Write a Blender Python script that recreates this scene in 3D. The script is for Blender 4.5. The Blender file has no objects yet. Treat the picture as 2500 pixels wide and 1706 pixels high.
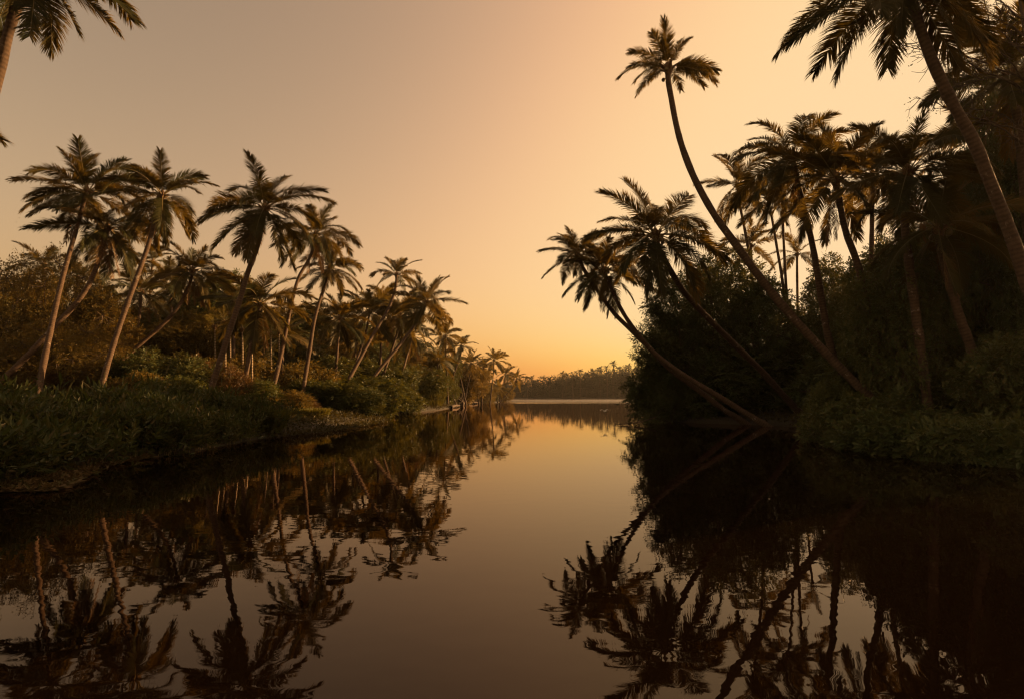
import bpy, math
import numpy as np
from mathutils import Vector

# ------------------------------------------------------------------ camera, sky, sun, exposure
scene = bpy.context.scene
COL = scene.collection
F, CX, CY = 1300.0, 1250.0, 853.0          # focal length and centre in pixels of the 2500 px wide photograph
PITCH = math.atan(112 / F)
CAM_H = 2.0
cam = bpy.data.cameras.new('camera')
cam.sensor_width = 36
cam.lens = F / 2500 * 36
cam.clip_start = 0.05
cam.clip_end = 4000
cam_ob = bpy.data.objects.new('camera', cam)
COL.objects.link(cam_ob)
cam_ob.location = (0, 0, CAM_H)
cam_ob.rotation_euler = (math.pi / 2 + PITCH, 0, 0)
scene.camera = cam_ob

SUN_AZ, SUN_EL = math.radians(60), math.radians(12)      # azimuth clockwise from the view direction
world = bpy.data.worlds.new('World')
scene.world = world
world.use_nodes = True
nt = world.node_tree
bg = nt.nodes['Background']
sky = nt.nodes.new('ShaderNodeTexSky')
sky.sky_type = 'NISHITA'
sky.sun_disc = False
sky.sun_elevation = SUN_EL
sky.sun_rotation = SUN_AZ
sky.dust_density = 6
sky.air_density = 1
# thick, dusty evening air: warm the whole sky evenly and let its brightest part level off
steep = nt.nodes.new('ShaderNodeVectorMath'); steep.operation = 'POWER'; steep.inputs[1].default_value = (1.22, 1.22, 1.22)
warm = nt.nodes.new('ShaderNodeVectorMath'); warm.operation = 'MULTIPLY'
warm.inputs[1].default_value = (1.27, .58, .246)
lim = nt.nodes.new('ShaderNodeVectorMath'); lim.operation = 'DIVIDE'
lim.inputs[1].default_value = (2.56, 1.76, .96)
p2 = nt.nodes.new('ShaderNodeVectorMath'); p2.operation = 'MULTIPLY'
p4 = nt.nodes.new('ShaderNodeVectorMath'); p4.operation = 'MULTIPLY'
one = nt.nodes.new('ShaderNodeVectorMath'); one.operation = 'ADD'; one.inputs[1].default_value = (1, 1, 1)
root = nt.nodes.new('ShaderNodeVectorMath'); root.operation = 'POWER'; root.inputs[1].default_value = (.25, .25, .25)
div = nt.nodes.new('ShaderNodeVectorMath'); div.operation = 'DIVIDE'
L_ = nt.links.new
# look the sky up a little above the horizon at the lowest: no dark rim where sky meets land
tcw = nt.nodes.new('ShaderNodeTexCoord'); spl = nt.nodes.new('ShaderNodeSeparateXYZ'); cmb = nt.nodes.new('ShaderNodeCombineXYZ')
sqz = nt.nodes.new('ShaderNodeMath'); sqz.operation = 'MULTIPLY'
adz = nt.nodes.new('ShaderNodeMath'); adz.operation = 'ADD'; adz.inputs[1].default_value = .05 ** 2
mxz = nt.nodes.new('ShaderNodeMath'); mxz.operation = 'SQRT'
L_(tcw.outputs['Generated'], spl.inputs[0]); L_(spl.outputs[0], cmb.inputs[0]); L_(spl.outputs[1], cmb.inputs[1])
L_(spl.outputs[2], sqz.inputs[0]); L_(spl.outputs[2], sqz.inputs[1]); L_(sqz.outputs[0], adz.inputs[0]); L_(adz.outputs[0], mxz.inputs[0]); L_(mxz.outputs[0], cmb.inputs[2]); L_(cmb.outputs[0], sky.inputs['Vector'])
L_(sky.outputs[0], steep.inputs[0]); L_(steep.outputs[0], warm.inputs[0]); L_(warm.outputs[0], lim.inputs[0])
L_(lim.outputs[0], p2.inputs[0]); L_(lim.outputs[0], p2.inputs[1])
L_(p2.outputs[0], p4.inputs[0]); L_(p2.outputs[0], p4.inputs[1])
L_(p4.outputs[0], one.inputs[0]); L_(one.outputs[0], root.inputs[0])
L_(warm.outputs[0], div.inputs[0]); L_(root.outputs[0], div.inputs[1])
L_(div.outputs[0], bg.inputs[0])
bg.inputs[1].default_value = 0.15

sun = bpy.data.lights.new('sun', 'SUN')
sun.energy = 5.0
sun.angle = math.radians(0.6)
sun.color = (1.0, 0.56, 0.22)
sun_ob = bpy.data.objects.new('sun', sun)
COL.objects.link(sun_ob)
sun_dir = Vector((math.sin(SUN_AZ) * math.cos(SUN_EL), math.cos(SUN_AZ) * math.cos(SUN_EL), math.sin(SUN_EL)))
sun_ob.rotation_euler = (-sun_dir).to_track_quat('-Z', 'Y').to_euler()
sun_ob.location = (60, 30, 40)

vs = scene.view_settings
vs.view_transform = 'Standard'
vs.look = 'None'
vs.exposure = 1.4
vs.gamma = 1
cy = scene.cycles
cy.max_bounces = 6
cy.diffuse_bounces = 3
cy.glossy_bounces = 3
cy.transmission_bounces = 3
cy.transparent_max_bounces = 4
cy.volume_bounces = 0
cy.caustics_reflective = False
cy.caustics_refractive = False
cy.use_denoising = True
cy.sample_clamp_indirect = 4
cy.filter_width = 1.2

# ------------------------------------------------------------------ helpers
def at(px, py, D):
    """The point at depth D (metres along the view) that the photograph shows at pixel px, py."""
    a, b = (px - CX) / F, (CY - py) / F
    y = math.cos(PITCH) - b * math.sin(PITCH)
    z = math.sin(PITCH) + b * math.cos(PITCH)
    return np.array((a / y * D, D, CAM_H + z / y * D))

def nrm(v):
    v = np.asarray(v, float)
    return v / np.maximum(np.linalg.norm(v, axis=-1, keepdims=True), 1e-9)

def new_mesh(name, verts, faces, mats, mat_idx=None, along=None, smooth=False):
    """faces: array (n,4) of quads (a repeated last index makes a triangle)."""
    me = bpy.data.meshes.new(name)
    verts = np.asarray(verts, np.float32)
    faces = np.asarray(faces, np.int32)
    tri = faces[:, 3] == faces[:, 2]
    if tri.any():
        cnt = np.where(tri, 3, 4)
        loops = faces[np.arange(4)[None, :] < cnt[:, None]]
    else:
        cnt = np.full(len(faces), 4)
        loops = faces.ravel()
    me.vertices.add(len(verts)); me.vertices.foreach_set('co', verts.ravel())
    me.loops.add(len(loops)); me.loops.foreach_set('vertex_index', loops)
    me.polygons.add(len(faces))
    st = np.concatenate(([0], np.cumsum(cnt)[:-1]))
    me.polygons.foreach_set('loop_start', st.astype(np.int32))
    if mat_idx is not None:
        me.polygons.foreach_set('material_index', np.asarray(mat_idx, np.int32))
    if smooth is not False:
        s = np.ones(len(faces), bool) if smooth is True else np.asarray(smooth, bool)
        me.polygons.foreach_set('use_smooth', s)
    for m in mats:
        me.materials.append(m)
    if along is not None:
        at_ = me.attributes.new('along', 'FLOAT', 'POINT')
        at_.data.foreach_set('value', np.asarray(along, np.float32))
    me.update(calc_edges=True)
    return me

def put(name, me, parent=None, loc=(0, 0, 0), rot=(0, 0, 0), scale=(1, 1, 1)):
    o = bpy.data.objects.new(name, me)
    COL.objects.link(o)
    o.parent = parent
    o.location = loc; o.rotation_euler = rot
    o.scale = (scale,) * 3 if np.isscalar(scale) else scale
    return o

def tag(o, label, cat=None, group=None, kind=None):
    o['label'] = label
    if cat: o['category'] = cat
    if group: o['group'] = group
    if kind: o['kind'] = kind
    return o

def thing(name, label, cat, loc, group=None, rotz=0, scale=(1, 1, 1)):
    o = put(name, None, None, loc, (0, 0, rotz), scale)
    o.empty_display_size = .3
    return tag(o, label, cat, group)

class Geo:
    """Collects vertices and quads."""
    def __init__(s): s.v, s.f, s.m, s.a, s.s, s.n = [], [], [], [], [], 0
    def add(s, v, f, mat=0, along=None, smooth=False):
        v = np.asarray(v, float).reshape(-1, 3); f = np.asarray(f, int).reshape(-1, 4)
        s.v.append(v); s.f.append(f + s.n); s.n += len(v)
        s.m.append(np.full(len(f), mat)); s.a.append(np.zeros(len(v)) if along is None else along)
        s.s.append(np.full(len(f), smooth))
    def tube(s, pts, rad, sides=8, mat=0, cap=True):
        pts = np.asarray(pts, float); n = len(pts)
        rad = np.broadcast_to(np.asarray(rad, float), (n,))
        t = nrm(np.gradient(pts, axis=0))
        ref = np.array((0, 1, 0.)) if abs(t[0][1]) < .9 else np.array((1., 0, 0))
        u = nrm(np.cross(t, ref)); w = np.cross(t, u)
        ang = np.linspace(0, 2 * math.pi, sides, endpoint=False)
        ring = pts[:, None] + rad[:, None, None] * (np.cos(ang)[None, :, None] * u[:, None] + np.sin(ang)[None, :, None] * w[:, None])
        i = np.arange(n - 1)[:, None] * sides; j = np.arange(sides)[None]; k = (j + 1) % sides
        f = np.stack((i + j, i + k, i + sides + k, i + sides + j), -1).reshape(-1, 4)
        ln = np.concatenate(([0], np.cumsum(np.linalg.norm(np.diff(pts, axis=0), axis=1))))
        s.add(ring.reshape(-1, 3), f, mat, np.repeat(ln, sides), True)
        if cap:
            tip = np.concatenate((ring[-1], pts[-1:] + t[-1:] * rad[-1] * .6))
            fj = np.arange(sides)
            s.add(tip, np.stack((fj, (fj + 1) % sides, np.full(sides, sides), np.full(sides, sides)), -1), mat, np.full(sides + 1, ln[-1]), True)
    def leaves(s, p, d, up, ln, wd, mat=0, fold=.12, wide=.42):
        """One folded lance-shaped leaf for each row of p."""
        p = np.asarray(p, float); d = nrm(d); n = len(p)
        sd = nrm(np.cross(d, up)); up = np.cross(sd, d)
        ln = np.broadcast_to(np.asarray(ln, float), (n,))[:, None]; wd = np.broadcast_to(np.asarray(wd, float), (n,))[:, None]
        mid = p + d * ln * wide
        v = np.stack((p, mid + sd * wd * .5 + up * wd * fold, p + d * ln - up * ln * fold * .5, mid - sd * wd * .5 + up * wd * fold), 1).reshape(-1, 3)
        f = np.arange(4 * n).reshape(-1, 4)
        s.add(v, f, mat)
    def mesh(s, name, mats):
        return new_mesh(name, np.concatenate(s.v), np.concatenate(s.f), mats, np.concatenate(s.m), np.concatenate(s.a), np.concatenate(s.s))

def smooth_path(pts, ds):
    """Catmull-Rom curve through pts, resampled every ds metres."""
    P = np.asarray(pts, float)
    P = np.vstack((2 * P[0] - P[1], P, 2 * P[-1] - P[-2]))
    out = []
    for i in range(1, len(P) - 2):
        t = np.linspace(0, 1, 24, endpoint=False)[:, None]
        a, b, c, d = P[i - 1], P[i], P[i + 1], P[i + 2]
        out.append(.5 * (2 * b + (c - a) * t + (2 * a - 5 * b + 4 * c - d) * t * t + (3 * b - a - 3 * c + d) * t ** 3))
    out = np.vstack(out + [P[-2:-1]])
    # ease out the small kinks of hand-read points
    for _ in range(60):
        out[1:-1] = .25 * out[:-2] + .5 * out[1:-1] + .25 * out[2:]
    ln = np.concatenate(([0], np.cumsum(np.linalg.norm(np.diff(out, axis=0), axis=1))))
    q = np.linspace(0, ln[-1], max(3, int(ln[-1] / ds) + 1))
    return np.stack([np.interp(q, ln, out[:, k]) for k in range(3)], 1)

# ------------------------------------------------------------------ materials
def mat(name):
    m = bpy.data.materials.new(name)
    m.use_nodes = True
    n = m.node_tree
    return m, n, n.nodes['Principled BSDF'], n.nodes['Material Output']

def ramp(n, stops):
    r = n.nodes.new('ShaderNodeValToRGB')
    e = r.color_ramp.elements
    while len(e) < len(stops): e.new(.5)
    for k, (p, c) in enumerate(stops):
        e[k].position = p; e[k].color = (*c, 1)
    return r

def leaf_mat(name, cols, trans=.3, tcol=(.16, .11, .01), rough=.5, per='island', spec=.22):
    """Leaf blades: colour varies leaf by leaf (or frond by frond), some light shines through."""
    m, n, b, out = mat(name)
    if per == 'island':
        g = n.nodes.new('ShaderNodeNewGeometry'); src = g.outputs['Random Per Island']
        oi = n.nodes.new('ShaderNodeObjectInfo')
        mx = n.nodes.new('ShaderNodeMath'); mx.operation = 'MULTIPLY_ADD'; mx.inputs[1].default_value = .65
        sc_ = n.nodes.new('ShaderNodeMath'); sc_.operation = 'MULTIPLY'; sc_.inputs[1].default_value = .35
        n.links.new(oi.outputs['Random'], sc_.inputs[0])
        n.links.new(src, mx.inputs[0]); n.links.new(sc_.outputs[0], mx.inputs[2]); src = mx.outputs[0]
    else:
        oi = n.nodes.new('ShaderNodeObjectInfo'); g = n.nodes.new('ShaderNodeNewGeometry')
        mx = n.nodes.new('ShaderNodeMath'); mx.operation = 'MULTIPLY_ADD'; mx.inputs[1].default_value = .75
        sc_ = n.nodes.new('ShaderNodeMath'); sc_.operation = 'MULTIPLY'; sc_.inputs[1].default_value = .25
        n.links.new(g.outputs['Random Per Island'], sc_.inputs[0])
        n.links.new(oi.outputs['Random'], mx.inputs[0]); n.links.new(sc_.outputs[0], mx.inputs[2]); src = mx.outputs[0]
    k = len(cols) - 1
    r = ramp(n, [(i / k, c) for i, c in enumerate(cols)])
    n.links.new(src, r.inputs[0])
    n.links.new(r.outputs[0], b.inputs['Base Color'])
    b.inputs['Roughness'].default_value = rough
    b.inputs['Specular IOR Level'].default_value = spec
    t = n.nodes.new('ShaderNodeBsdfTranslucent')
    tm = n.nodes.new('ShaderNodeMix'); tm.data_type = 'RGBA'; tm.inputs[0].default_value = .6
    tm.inputs[7].default_value = (*tcol, 1)
    n.links.new(r.outputs[0], tm.inputs[6]); n.links.new(tm.outputs[2], t.inputs['Color'])
    ms = n.nodes.new('ShaderNodeMixShader'); ms.inputs[0].default_value = trans
    n.links.new(b.outputs[0], ms.inputs[1]); n.links.new(t.outputs[0], ms.inputs[2])
    n.links.new(ms.outputs[0], out.inputs[0])
    return m

M = {}
M['palm'] = leaf_mat('palm_leaflet', [(.020, .027, .009), (.029, .034, .010), (.042, .042, .012), (.075, .056, .015), (.15, .088, .021)], .40, (.26, .15, .015), .55, 'object')  # frond tones vary at random; golden sunlight is also put into the bright end
M['palm_dead'] = leaf_mat('dead_palm_leaflet', [(.13, .075, .03), (.17, .095, .038), (.11, .06, .026)], .25, (.18, .09, .02), .7, 'object')
M['rachis'] = leaf_mat('palm_midrib', [(.13, .10, .035), (.18, .13, .05)], .05, rough=.45)
M['areca'] = leaf_mat('areca_leaflet', [(.035, .045, .012), (.06, .06, .014), (.12, .085, .015)], .35, (.2, .13, .01), .45, 'object')
M['dark_leaf'] = leaf_mat('dark_broad_leaf', [(.040, .060, .019), (.060, .078, .024), (.082, .090, .027), (.11, .088, .028)], .28, (.12, .08, .008), .45)
M['olive_leaf'] = leaf_mat('olive_broad_leaf', [(.066, .066, .018), (.095, .082, .021), (.135, .096, .026), (.17, .098, .027)], .42, (.24, .135, .014), .5)
M['brown_leaf'] = leaf_mat('russet_leaf', [(.09, .055, .018), (.12, .062, .020), (.07, .055, .016), (.15, .07, .022)], .3, (.18, .08, .01), .55)
M['green_leaf'] = leaf_mat('mid_green_leaf', [(.036, .052, .013), (.054, .070, .017), (.075, .082, .019), (.10, .088, .021)], .3, (.15, .11, .008), .45)
M['fern'] = leaf_mat('fern_leaflet', [(.012, .021, .007), (.022, .035, .010), (.034, .046, .013), (.056, .060, .017), (.07, .046, .018)], .3, (.10, .10, .01), .42)
M['reed'] = leaf_mat('reed_blade', [(.05, .062, .014), (.085, .085, .018), (.12, .10, .02)], .35, (.18, .13, .01), .5)
M['weed'] = leaf_mat('floating_weed_leaf', [(.045, .035, .014), (.075, .050, .020), (.10, .062, .026), (.045, .048, .014)], .1, rough=.6)
M['mat_weed'] = leaf_mat('bank_weed_leaf', [(.022, .024, .008), (.036, .032, .010), (.052, .038, .013), (.02, .026, .008)], .2, rough=.6)
M['far_leaf'] = leaf_mat('distant_leaf', [(.018, .018, .008), (.024, .022, .009), (.030, .025, .010)], .06, (.12, .08, .01), .6)

def bark(name, a, b_, lich, period, ringy):
    m, n, b, out = mat(name)
    at_ = n.nodes.new('ShaderNodeAttribute'); at_.attribute_name = 'along'
    tc = n.nodes.new('ShaderNodeTexCoord')
    nz = n.nodes.new('ShaderNodeTexNoise'); nz.inputs['Scale'].default_value = 5; nz.inputs['Detail'].default_value = 6; nz.inputs['Roughness'].default_value = .65
    n.links.new(tc.outputs['Object'], nz.inputs['Vector'])
    wob = n.nodes.new('ShaderNodeMath'); wob.operation = 'MULTIPLY_ADD'; wob.inputs[1].default_value = .05
    n.links.new(nz.outputs[0], wob.inputs[0]); n.links.new(at_.outputs['Fac'], wob.inputs[2])
    fr = n.nodes.new('ShaderNodeMath'); fr.operation = 'MULTIPLY'; fr.inputs[1].default_value = 2 * math.pi / period
    n.links.new(wob.outputs[0], fr.inputs[0])
    sn = n.nodes.new('ShaderNodeMath'); sn.operation = 'SINE'; n.links.new(fr.outputs[0], sn.inputs[0])
    md = n.nodes.new('ShaderNodeMath'); md.operation = 'MULTIPLY_ADD'; md.inputs[1].default_value = ringy; md.inputs[2].default_value = 0
    n.links.new(sn.outputs[0], md.inputs[0])
    ad = n.nodes.new('ShaderNodeMath'); ad.operation = 'ADD'; n.links.new(md.outputs[0], ad.inputs[0]); n.links.new(nz.outputs[0], ad.inputs[1])
    r = ramp(n, [(.25, a), (.75, b_)]); n.links.new(ad.outputs[0], r.inputs[0])
    nl = n.nodes.new('ShaderNodeTexNoise'); nl.inputs['Scale'].default_value = 2.3; nl.inputs['Detail'].default_value = 8; nl.inputs['Roughness'].default_value = .72
    n.links.new(tc.outputs['Object'], nl.inputs['Vector'])
    lr = ramp(n, [(.60, (0, 0, 0)), (.68, (1, 1, 1))]); n.links.new(nl.outputs[0], lr.inputs[0])
    mx = n.nodes.new('ShaderNodeMix'); mx.data_type = 'RGBA'; mx.inputs[7].default_value = (*lich, 1)
    n.links.new(lr.outputs[0], mx.inputs[0]); n.links.new(r.outputs[0], mx.inputs[6])
    n.links.new(mx.outputs[2], b.inputs['Base Color'])
    b.inputs['Roughness'].default_value = .85
    b.inputs['Specular IOR Level'].default_value = .2
    bp = n.nodes.new('ShaderNodeBump'); bp.inputs['Strength'].default_value = .7; bp.inputs['Distance'].default_value = .03
    n.links.new(ad.outputs[0], bp.inputs['Height']); n.links.new(bp.outputs[0], b.inputs['Normal'])
    return m
M['trunk'] = bark('palm_trunk', (.040, .025, .016), (.108, .068, .044), (.26, .21, .17), .13, .08)
M['areca_trunk'] = bark('areca_trunk', (.16, .12, .08), (.30, .23, .16), (.36, .31, .25), .22, .3)
M['bark'] = bark('tree_bark', (.05, .035, .025), (.12, .085, .06), (.17, .14, .11), 1.3, .05)
M['dead_wood'] = bark('dead_wood', (.045, .03, .022), (.10, .07, .05), (.13, .10, .08), .9, .05)

m, n, b, out = mat('coconut_husk')
b.inputs['Base Color'].default_value = (.10, .07, .02, 1); b.inputs['Roughness'].default_value = .5
M['coconut'] = m
m, n, b, out = mat('leaf_base_fibre')
nz = n.nodes.new('ShaderNodeTexNoise'); nz.inputs['Scale'].default_value = 14
r = ramp(n, [(.3, (.07, .042, .02)), (.7, (.17, .095, .04))]); n.links.new(nz.outputs[0], r.inputs[0]); n.links.new(r.outputs[0], b.inputs['Base Color'])
b.inputs['Roughness'].default_value = .9
M['fibre'] = m

m, n, b, out = mat('bank_soil')
tc = n.nodes.new('ShaderNodeTexCoord')
nz = n.nodes.new('ShaderNodeTexNoise'); nz.inputs['Scale'].default_value = .9; nz.inputs['Detail'].default_value = 9; nz.inputs['Roughness'].default_value = .7
n.links.new(tc.outputs['Object'], nz.inputs['Vector'])
r = ramp(n, [(.3, (.018, .013, .008)), (.5, (.036, .025, .013)), (.7, (.03, .028, .011))]); n.links.new(nz.outputs[0], r.inputs[0]); n.links.new(r.outputs[0], b.inputs['Base Color'])
b.inputs['Roughness'].default_value = .95
bp = n.nodes.new('ShaderNodeBump'); bp.inputs['Strength'].default_value = .8; bp.inputs['Distance'].default_value = .15
n.links.new(nz.outputs[0], bp.inputs['Height']); n.links.new(bp.outputs[0], b.inputs['Normal'])
M['soil'] = m

# calm, murky river: small ripples everywhere, bands of wind-ruffled water far out
m, n, b, out = mat('river_water')
b.inputs['Base Color'].default_value = (.004, .002, .0008, 1)
b.inputs['IOR'].default_value = 1.33
b.inputs['Roughness'].default_value = .015
tc = n.nodes.new('ShaderNodeTexCoord')
mp = n.nodes.new('ShaderNodeMapping'); mp.inputs['Scale'].default_value = (.75, 1.35, 1); n.links.new(tc.outputs['Object'], mp.inputs['Vector'])
n1 = n.nodes.new('ShaderNodeTexNoise'); n1.inputs['Scale'].default_value = 3.1; n1.inputs['Detail'].default_value = 1.5; n1.inputs['Roughness'].default_value = .45
n2 = n.nodes.new('ShaderNodeTexNoise'); n2.inputs['Scale'].default_value = .55; n2.inputs['Detail'].default_value = 2
n.links.new(mp.outputs[0], n1.inputs['Vector']); n.links.new(mp.outputs[0], n2.inputs['Vector'])
# ruffled bands stretched across the river beyond 120 m
mb = n.nodes.new('ShaderNodeMapping'); mb.inputs['Scale'].default_value = (.004, .045, 1); n.links.new(tc.outputs['Object'], mb.inputs['Vector'])
nb = n.nodes.new('ShaderNodeTexNoise'); nb.inputs['Scale'].default_value = 1; nb.inputs['Detail'].default_value = 2
n.links.new(mb.outputs[0], nb.inputs['Vector'])
br = ramp(n, [(.50, (0, 0, 0)), (.56, (1, 1, 1))]); n.links.new(nb.outputs[0], br.inputs[0])
sx = n.nodes.new('ShaderNodeSeparateXYZ'); n.links.new(tc.outputs['Object'], sx.inputs[0])
mr = n.nodes.new('ShaderNodeMapRange'); mr.inputs[1].default_value = 115; mr.inputs[2].default_value = 190; n.links.new(sx.outputs['Y'], mr.inputs[0])
bm_ = n.nodes.new('ShaderNodeMath'); bm_.operation = 'MULTIPLY'; n.links.new(br.outputs[0], bm_.inputs[0]); n.links.new(mr.outputs[0], bm_.inputs[1])
ds = n.nodes.new('ShaderNodeMath'); ds.operation = 'MULTIPLY_ADD'; ds.inputs[1].default_value = .03; ds.inputs[2].default_value = .0011
n.links.new(bm_.outputs[0], ds.inputs[0])
hs = n.nodes.new('ShaderNodeMath'); hs.operation = 'MULTIPLY_ADD'; hs.inputs[1].default_value = 1.2
n.links.new(n2.outputs[0], hs.inputs[0]); n.links.new(n1.outputs[0], hs.inputs[2])
bp = n.nodes.new('ShaderNodeBump'); bp.inputs['Strength'].default_value = 1
n.links.new(ds.outputs[0], bp.inputs['Distance']); n.links.new(hs.outputs[0], bp.inputs['Height'])
n.links.new(bp.outputs[0], b.inputs['Normal'])
rr = n.nodes.new('ShaderNodeMath'); rr.operation = 'MULTIPLY_ADD'; rr.inputs[1].default_value = .30; rr.inputs[2].default_value = .012
n.links.new(bm_.outputs[0], rr.inputs[0])
# warm brown tint painted into the reflection colour, redder than the sky it mirrors
n.nodes.remove(b)
gl = n.nodes.new('ShaderNodeBsdfGlossy'); gl.inputs['Color'].default_value = (1, .88, .80, 1)
df = n.nodes.new('ShaderNodeBsdfDiffuse'); df.inputs['Color'].default_value = (.004, .002, .0008, 1)
fr = n.nodes.new('ShaderNodeFresnel'); fr.inputs['IOR'].default_value = 1.36
ms = n.nodes.new('ShaderNodeMixShader')
n.links.new(bp.outputs[0], gl.inputs['Normal']); n.links.new(bp.outputs[0], fr.inputs['Normal']); n.links.new(rr.outputs[0], gl.inputs['Roughness'])
n.links.new(fr.outputs[0], ms.inputs[0]); n.links.new(df.outputs[0], ms.inputs[1]); n.links.new(gl.outputs[0], ms.inputs[2]); n.links.new(ms.outputs[0], out.inputs[0])
M['water'] = m

m, n, b, out = mat('egret_plumage')
b.inputs['Base Color'].default_value = (.75, .72, .68, 1); b.inputs['Roughness'].default_value = .8; M['egret'] = m
m, n, b, out = mat('dark_plumage')
b.inputs['Base Color'].default_value = (.03, .025, .02, 1); b.inputs['Roughness'].default_value = .8; M['dark_bird'] = m
m, n, b, out = mat('egret_beak')
b.inputs['Base Color'].default_value = (.12, .08, .02, 1); M['beak'] = m

# ------------------------------------------------------------------ river and ground
RIVER = np.array([(-11.0, -60), (-11.2, 8), (-11.3, 12), (-11.9, 16), (-11.5, 19), (-11.8, 25), (-11.0, 30), (-10.8, 40), (-13.2, 58),
                  (-10.0, 74), (-10.0, 82), (-10.2, 100), (-10.5, 131), (-4.0, 160), (-2.6, 185), (-5, 235), (-40, 285), (-700, 300),
                  (-700, 345), (-120, 352), (0, 350), (120, 352), (320, 350), (700, 330), (700, 250), (300, 190), (120, 120), (60, 88), (26, 62),
                  (14.5, 49), (12.3, 44), (12.8, 39.5), (16.4, 37), (18.5, 34), (15.5, 27), (14.2, 22.5), (14.0, 18.5), (16.0, 15), (17, 5), (17, -60)], float)

def river_dist(x, y):
    """Signed distance to the shoreline: positive on land."""
    P = np.stack((np.ravel(x), np.ravel(y)), 1)
    A = RIVER; B = np.roll(RIVER, -1, 0)
    best = np.full(len(P), 1e9); inside = np.zeros(len(P), bool)
    for a, b in zip(A, B):
        ab = b - a
        t = np.clip(((P - a) @ ab) / (ab @ ab), 0, 1)
        best = np.minimum(best, np.linalg.norm(P - (a + t[:, None] * ab), axis=1))
        c = (a[1] > P[:, 1]) != (b[1] > P[:, 1])
        with np.errstate(divide='ignore', invalid='ignore'):
            xi = (b[0] - a[0]) * (P[:, 1] - a[1]) / (b[1] - a[1]) + a[0]
        inside ^= c & (P[:, 0] < xi)
    return np.where(inside, -best, best).reshape(np.shape(x))

def ground_z(x, y):
    x = np.asarray(x, float); y = np.asarray(y, float)
    d = river_dist(x, y)
    bump = .12 * np.sin(x * .9 + 1.3 * np.sin(y * .4)) * np.sin(y * .7 + .5) + .05 * np.sin(x * 2.7 + y * 1.9)
    land = .12 + .75 * (1 - np.exp(-np.maximum(d, 0) / 3.0)) + bump * np.clip(d / 2, 0, 1)
    bed = -np.minimum(-d * .45, 1.6)
    return np.where(d > 0, np.clip(d / .25, 0, 1) * land, bed)

def gz(x, y): return float(ground_z(np.array([x]), np.array([y]))[0])

xs = np.unique(np.concatenate((np.linspace(-700, -60, 24), np.arange(-60, 60.1, .8), np.linspace(60, 700, 24))))
ys = np.unique(np.concatenate((np.linspace(-60, 4, 9), np.arange(4, 60, .8), np.arange(60, 200, 3), np.linspace(200, 900, 50))))
GX, GY = np.meshgrid(xs, ys)
GZ = ground_z(GX, GY)
nx, ny = len(xs), len(ys)
ii, jj = np.meshgrid(np.arange(ny - 1), np.arange(nx - 1), indexing='ij')
gf = np.stack((ii * nx + jj, ii * nx + jj + 1, (ii + 1) * nx + jj + 1, (ii + 1) * nx + jj), -1).reshape(-1, 4)
o = put('ground', new_mesh('ground', np.stack((GX, GY, GZ), -1).reshape(-1, 3), gf, [M['soil']], smooth=True))
tag(o, 'brown earth of the river banks under the vegetation', 'ground', kind='structure')
o = put('river', new_mesh('river', [(-700, -60, 0), (700, -60, 0), (700, 420, 0), (-700, 420, 0)], [(0, 1, 2, 3)], [M['water']]))
tag(o, 'calm dark river mirroring the palms and the amber sky', 'river', kind='structure')

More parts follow.
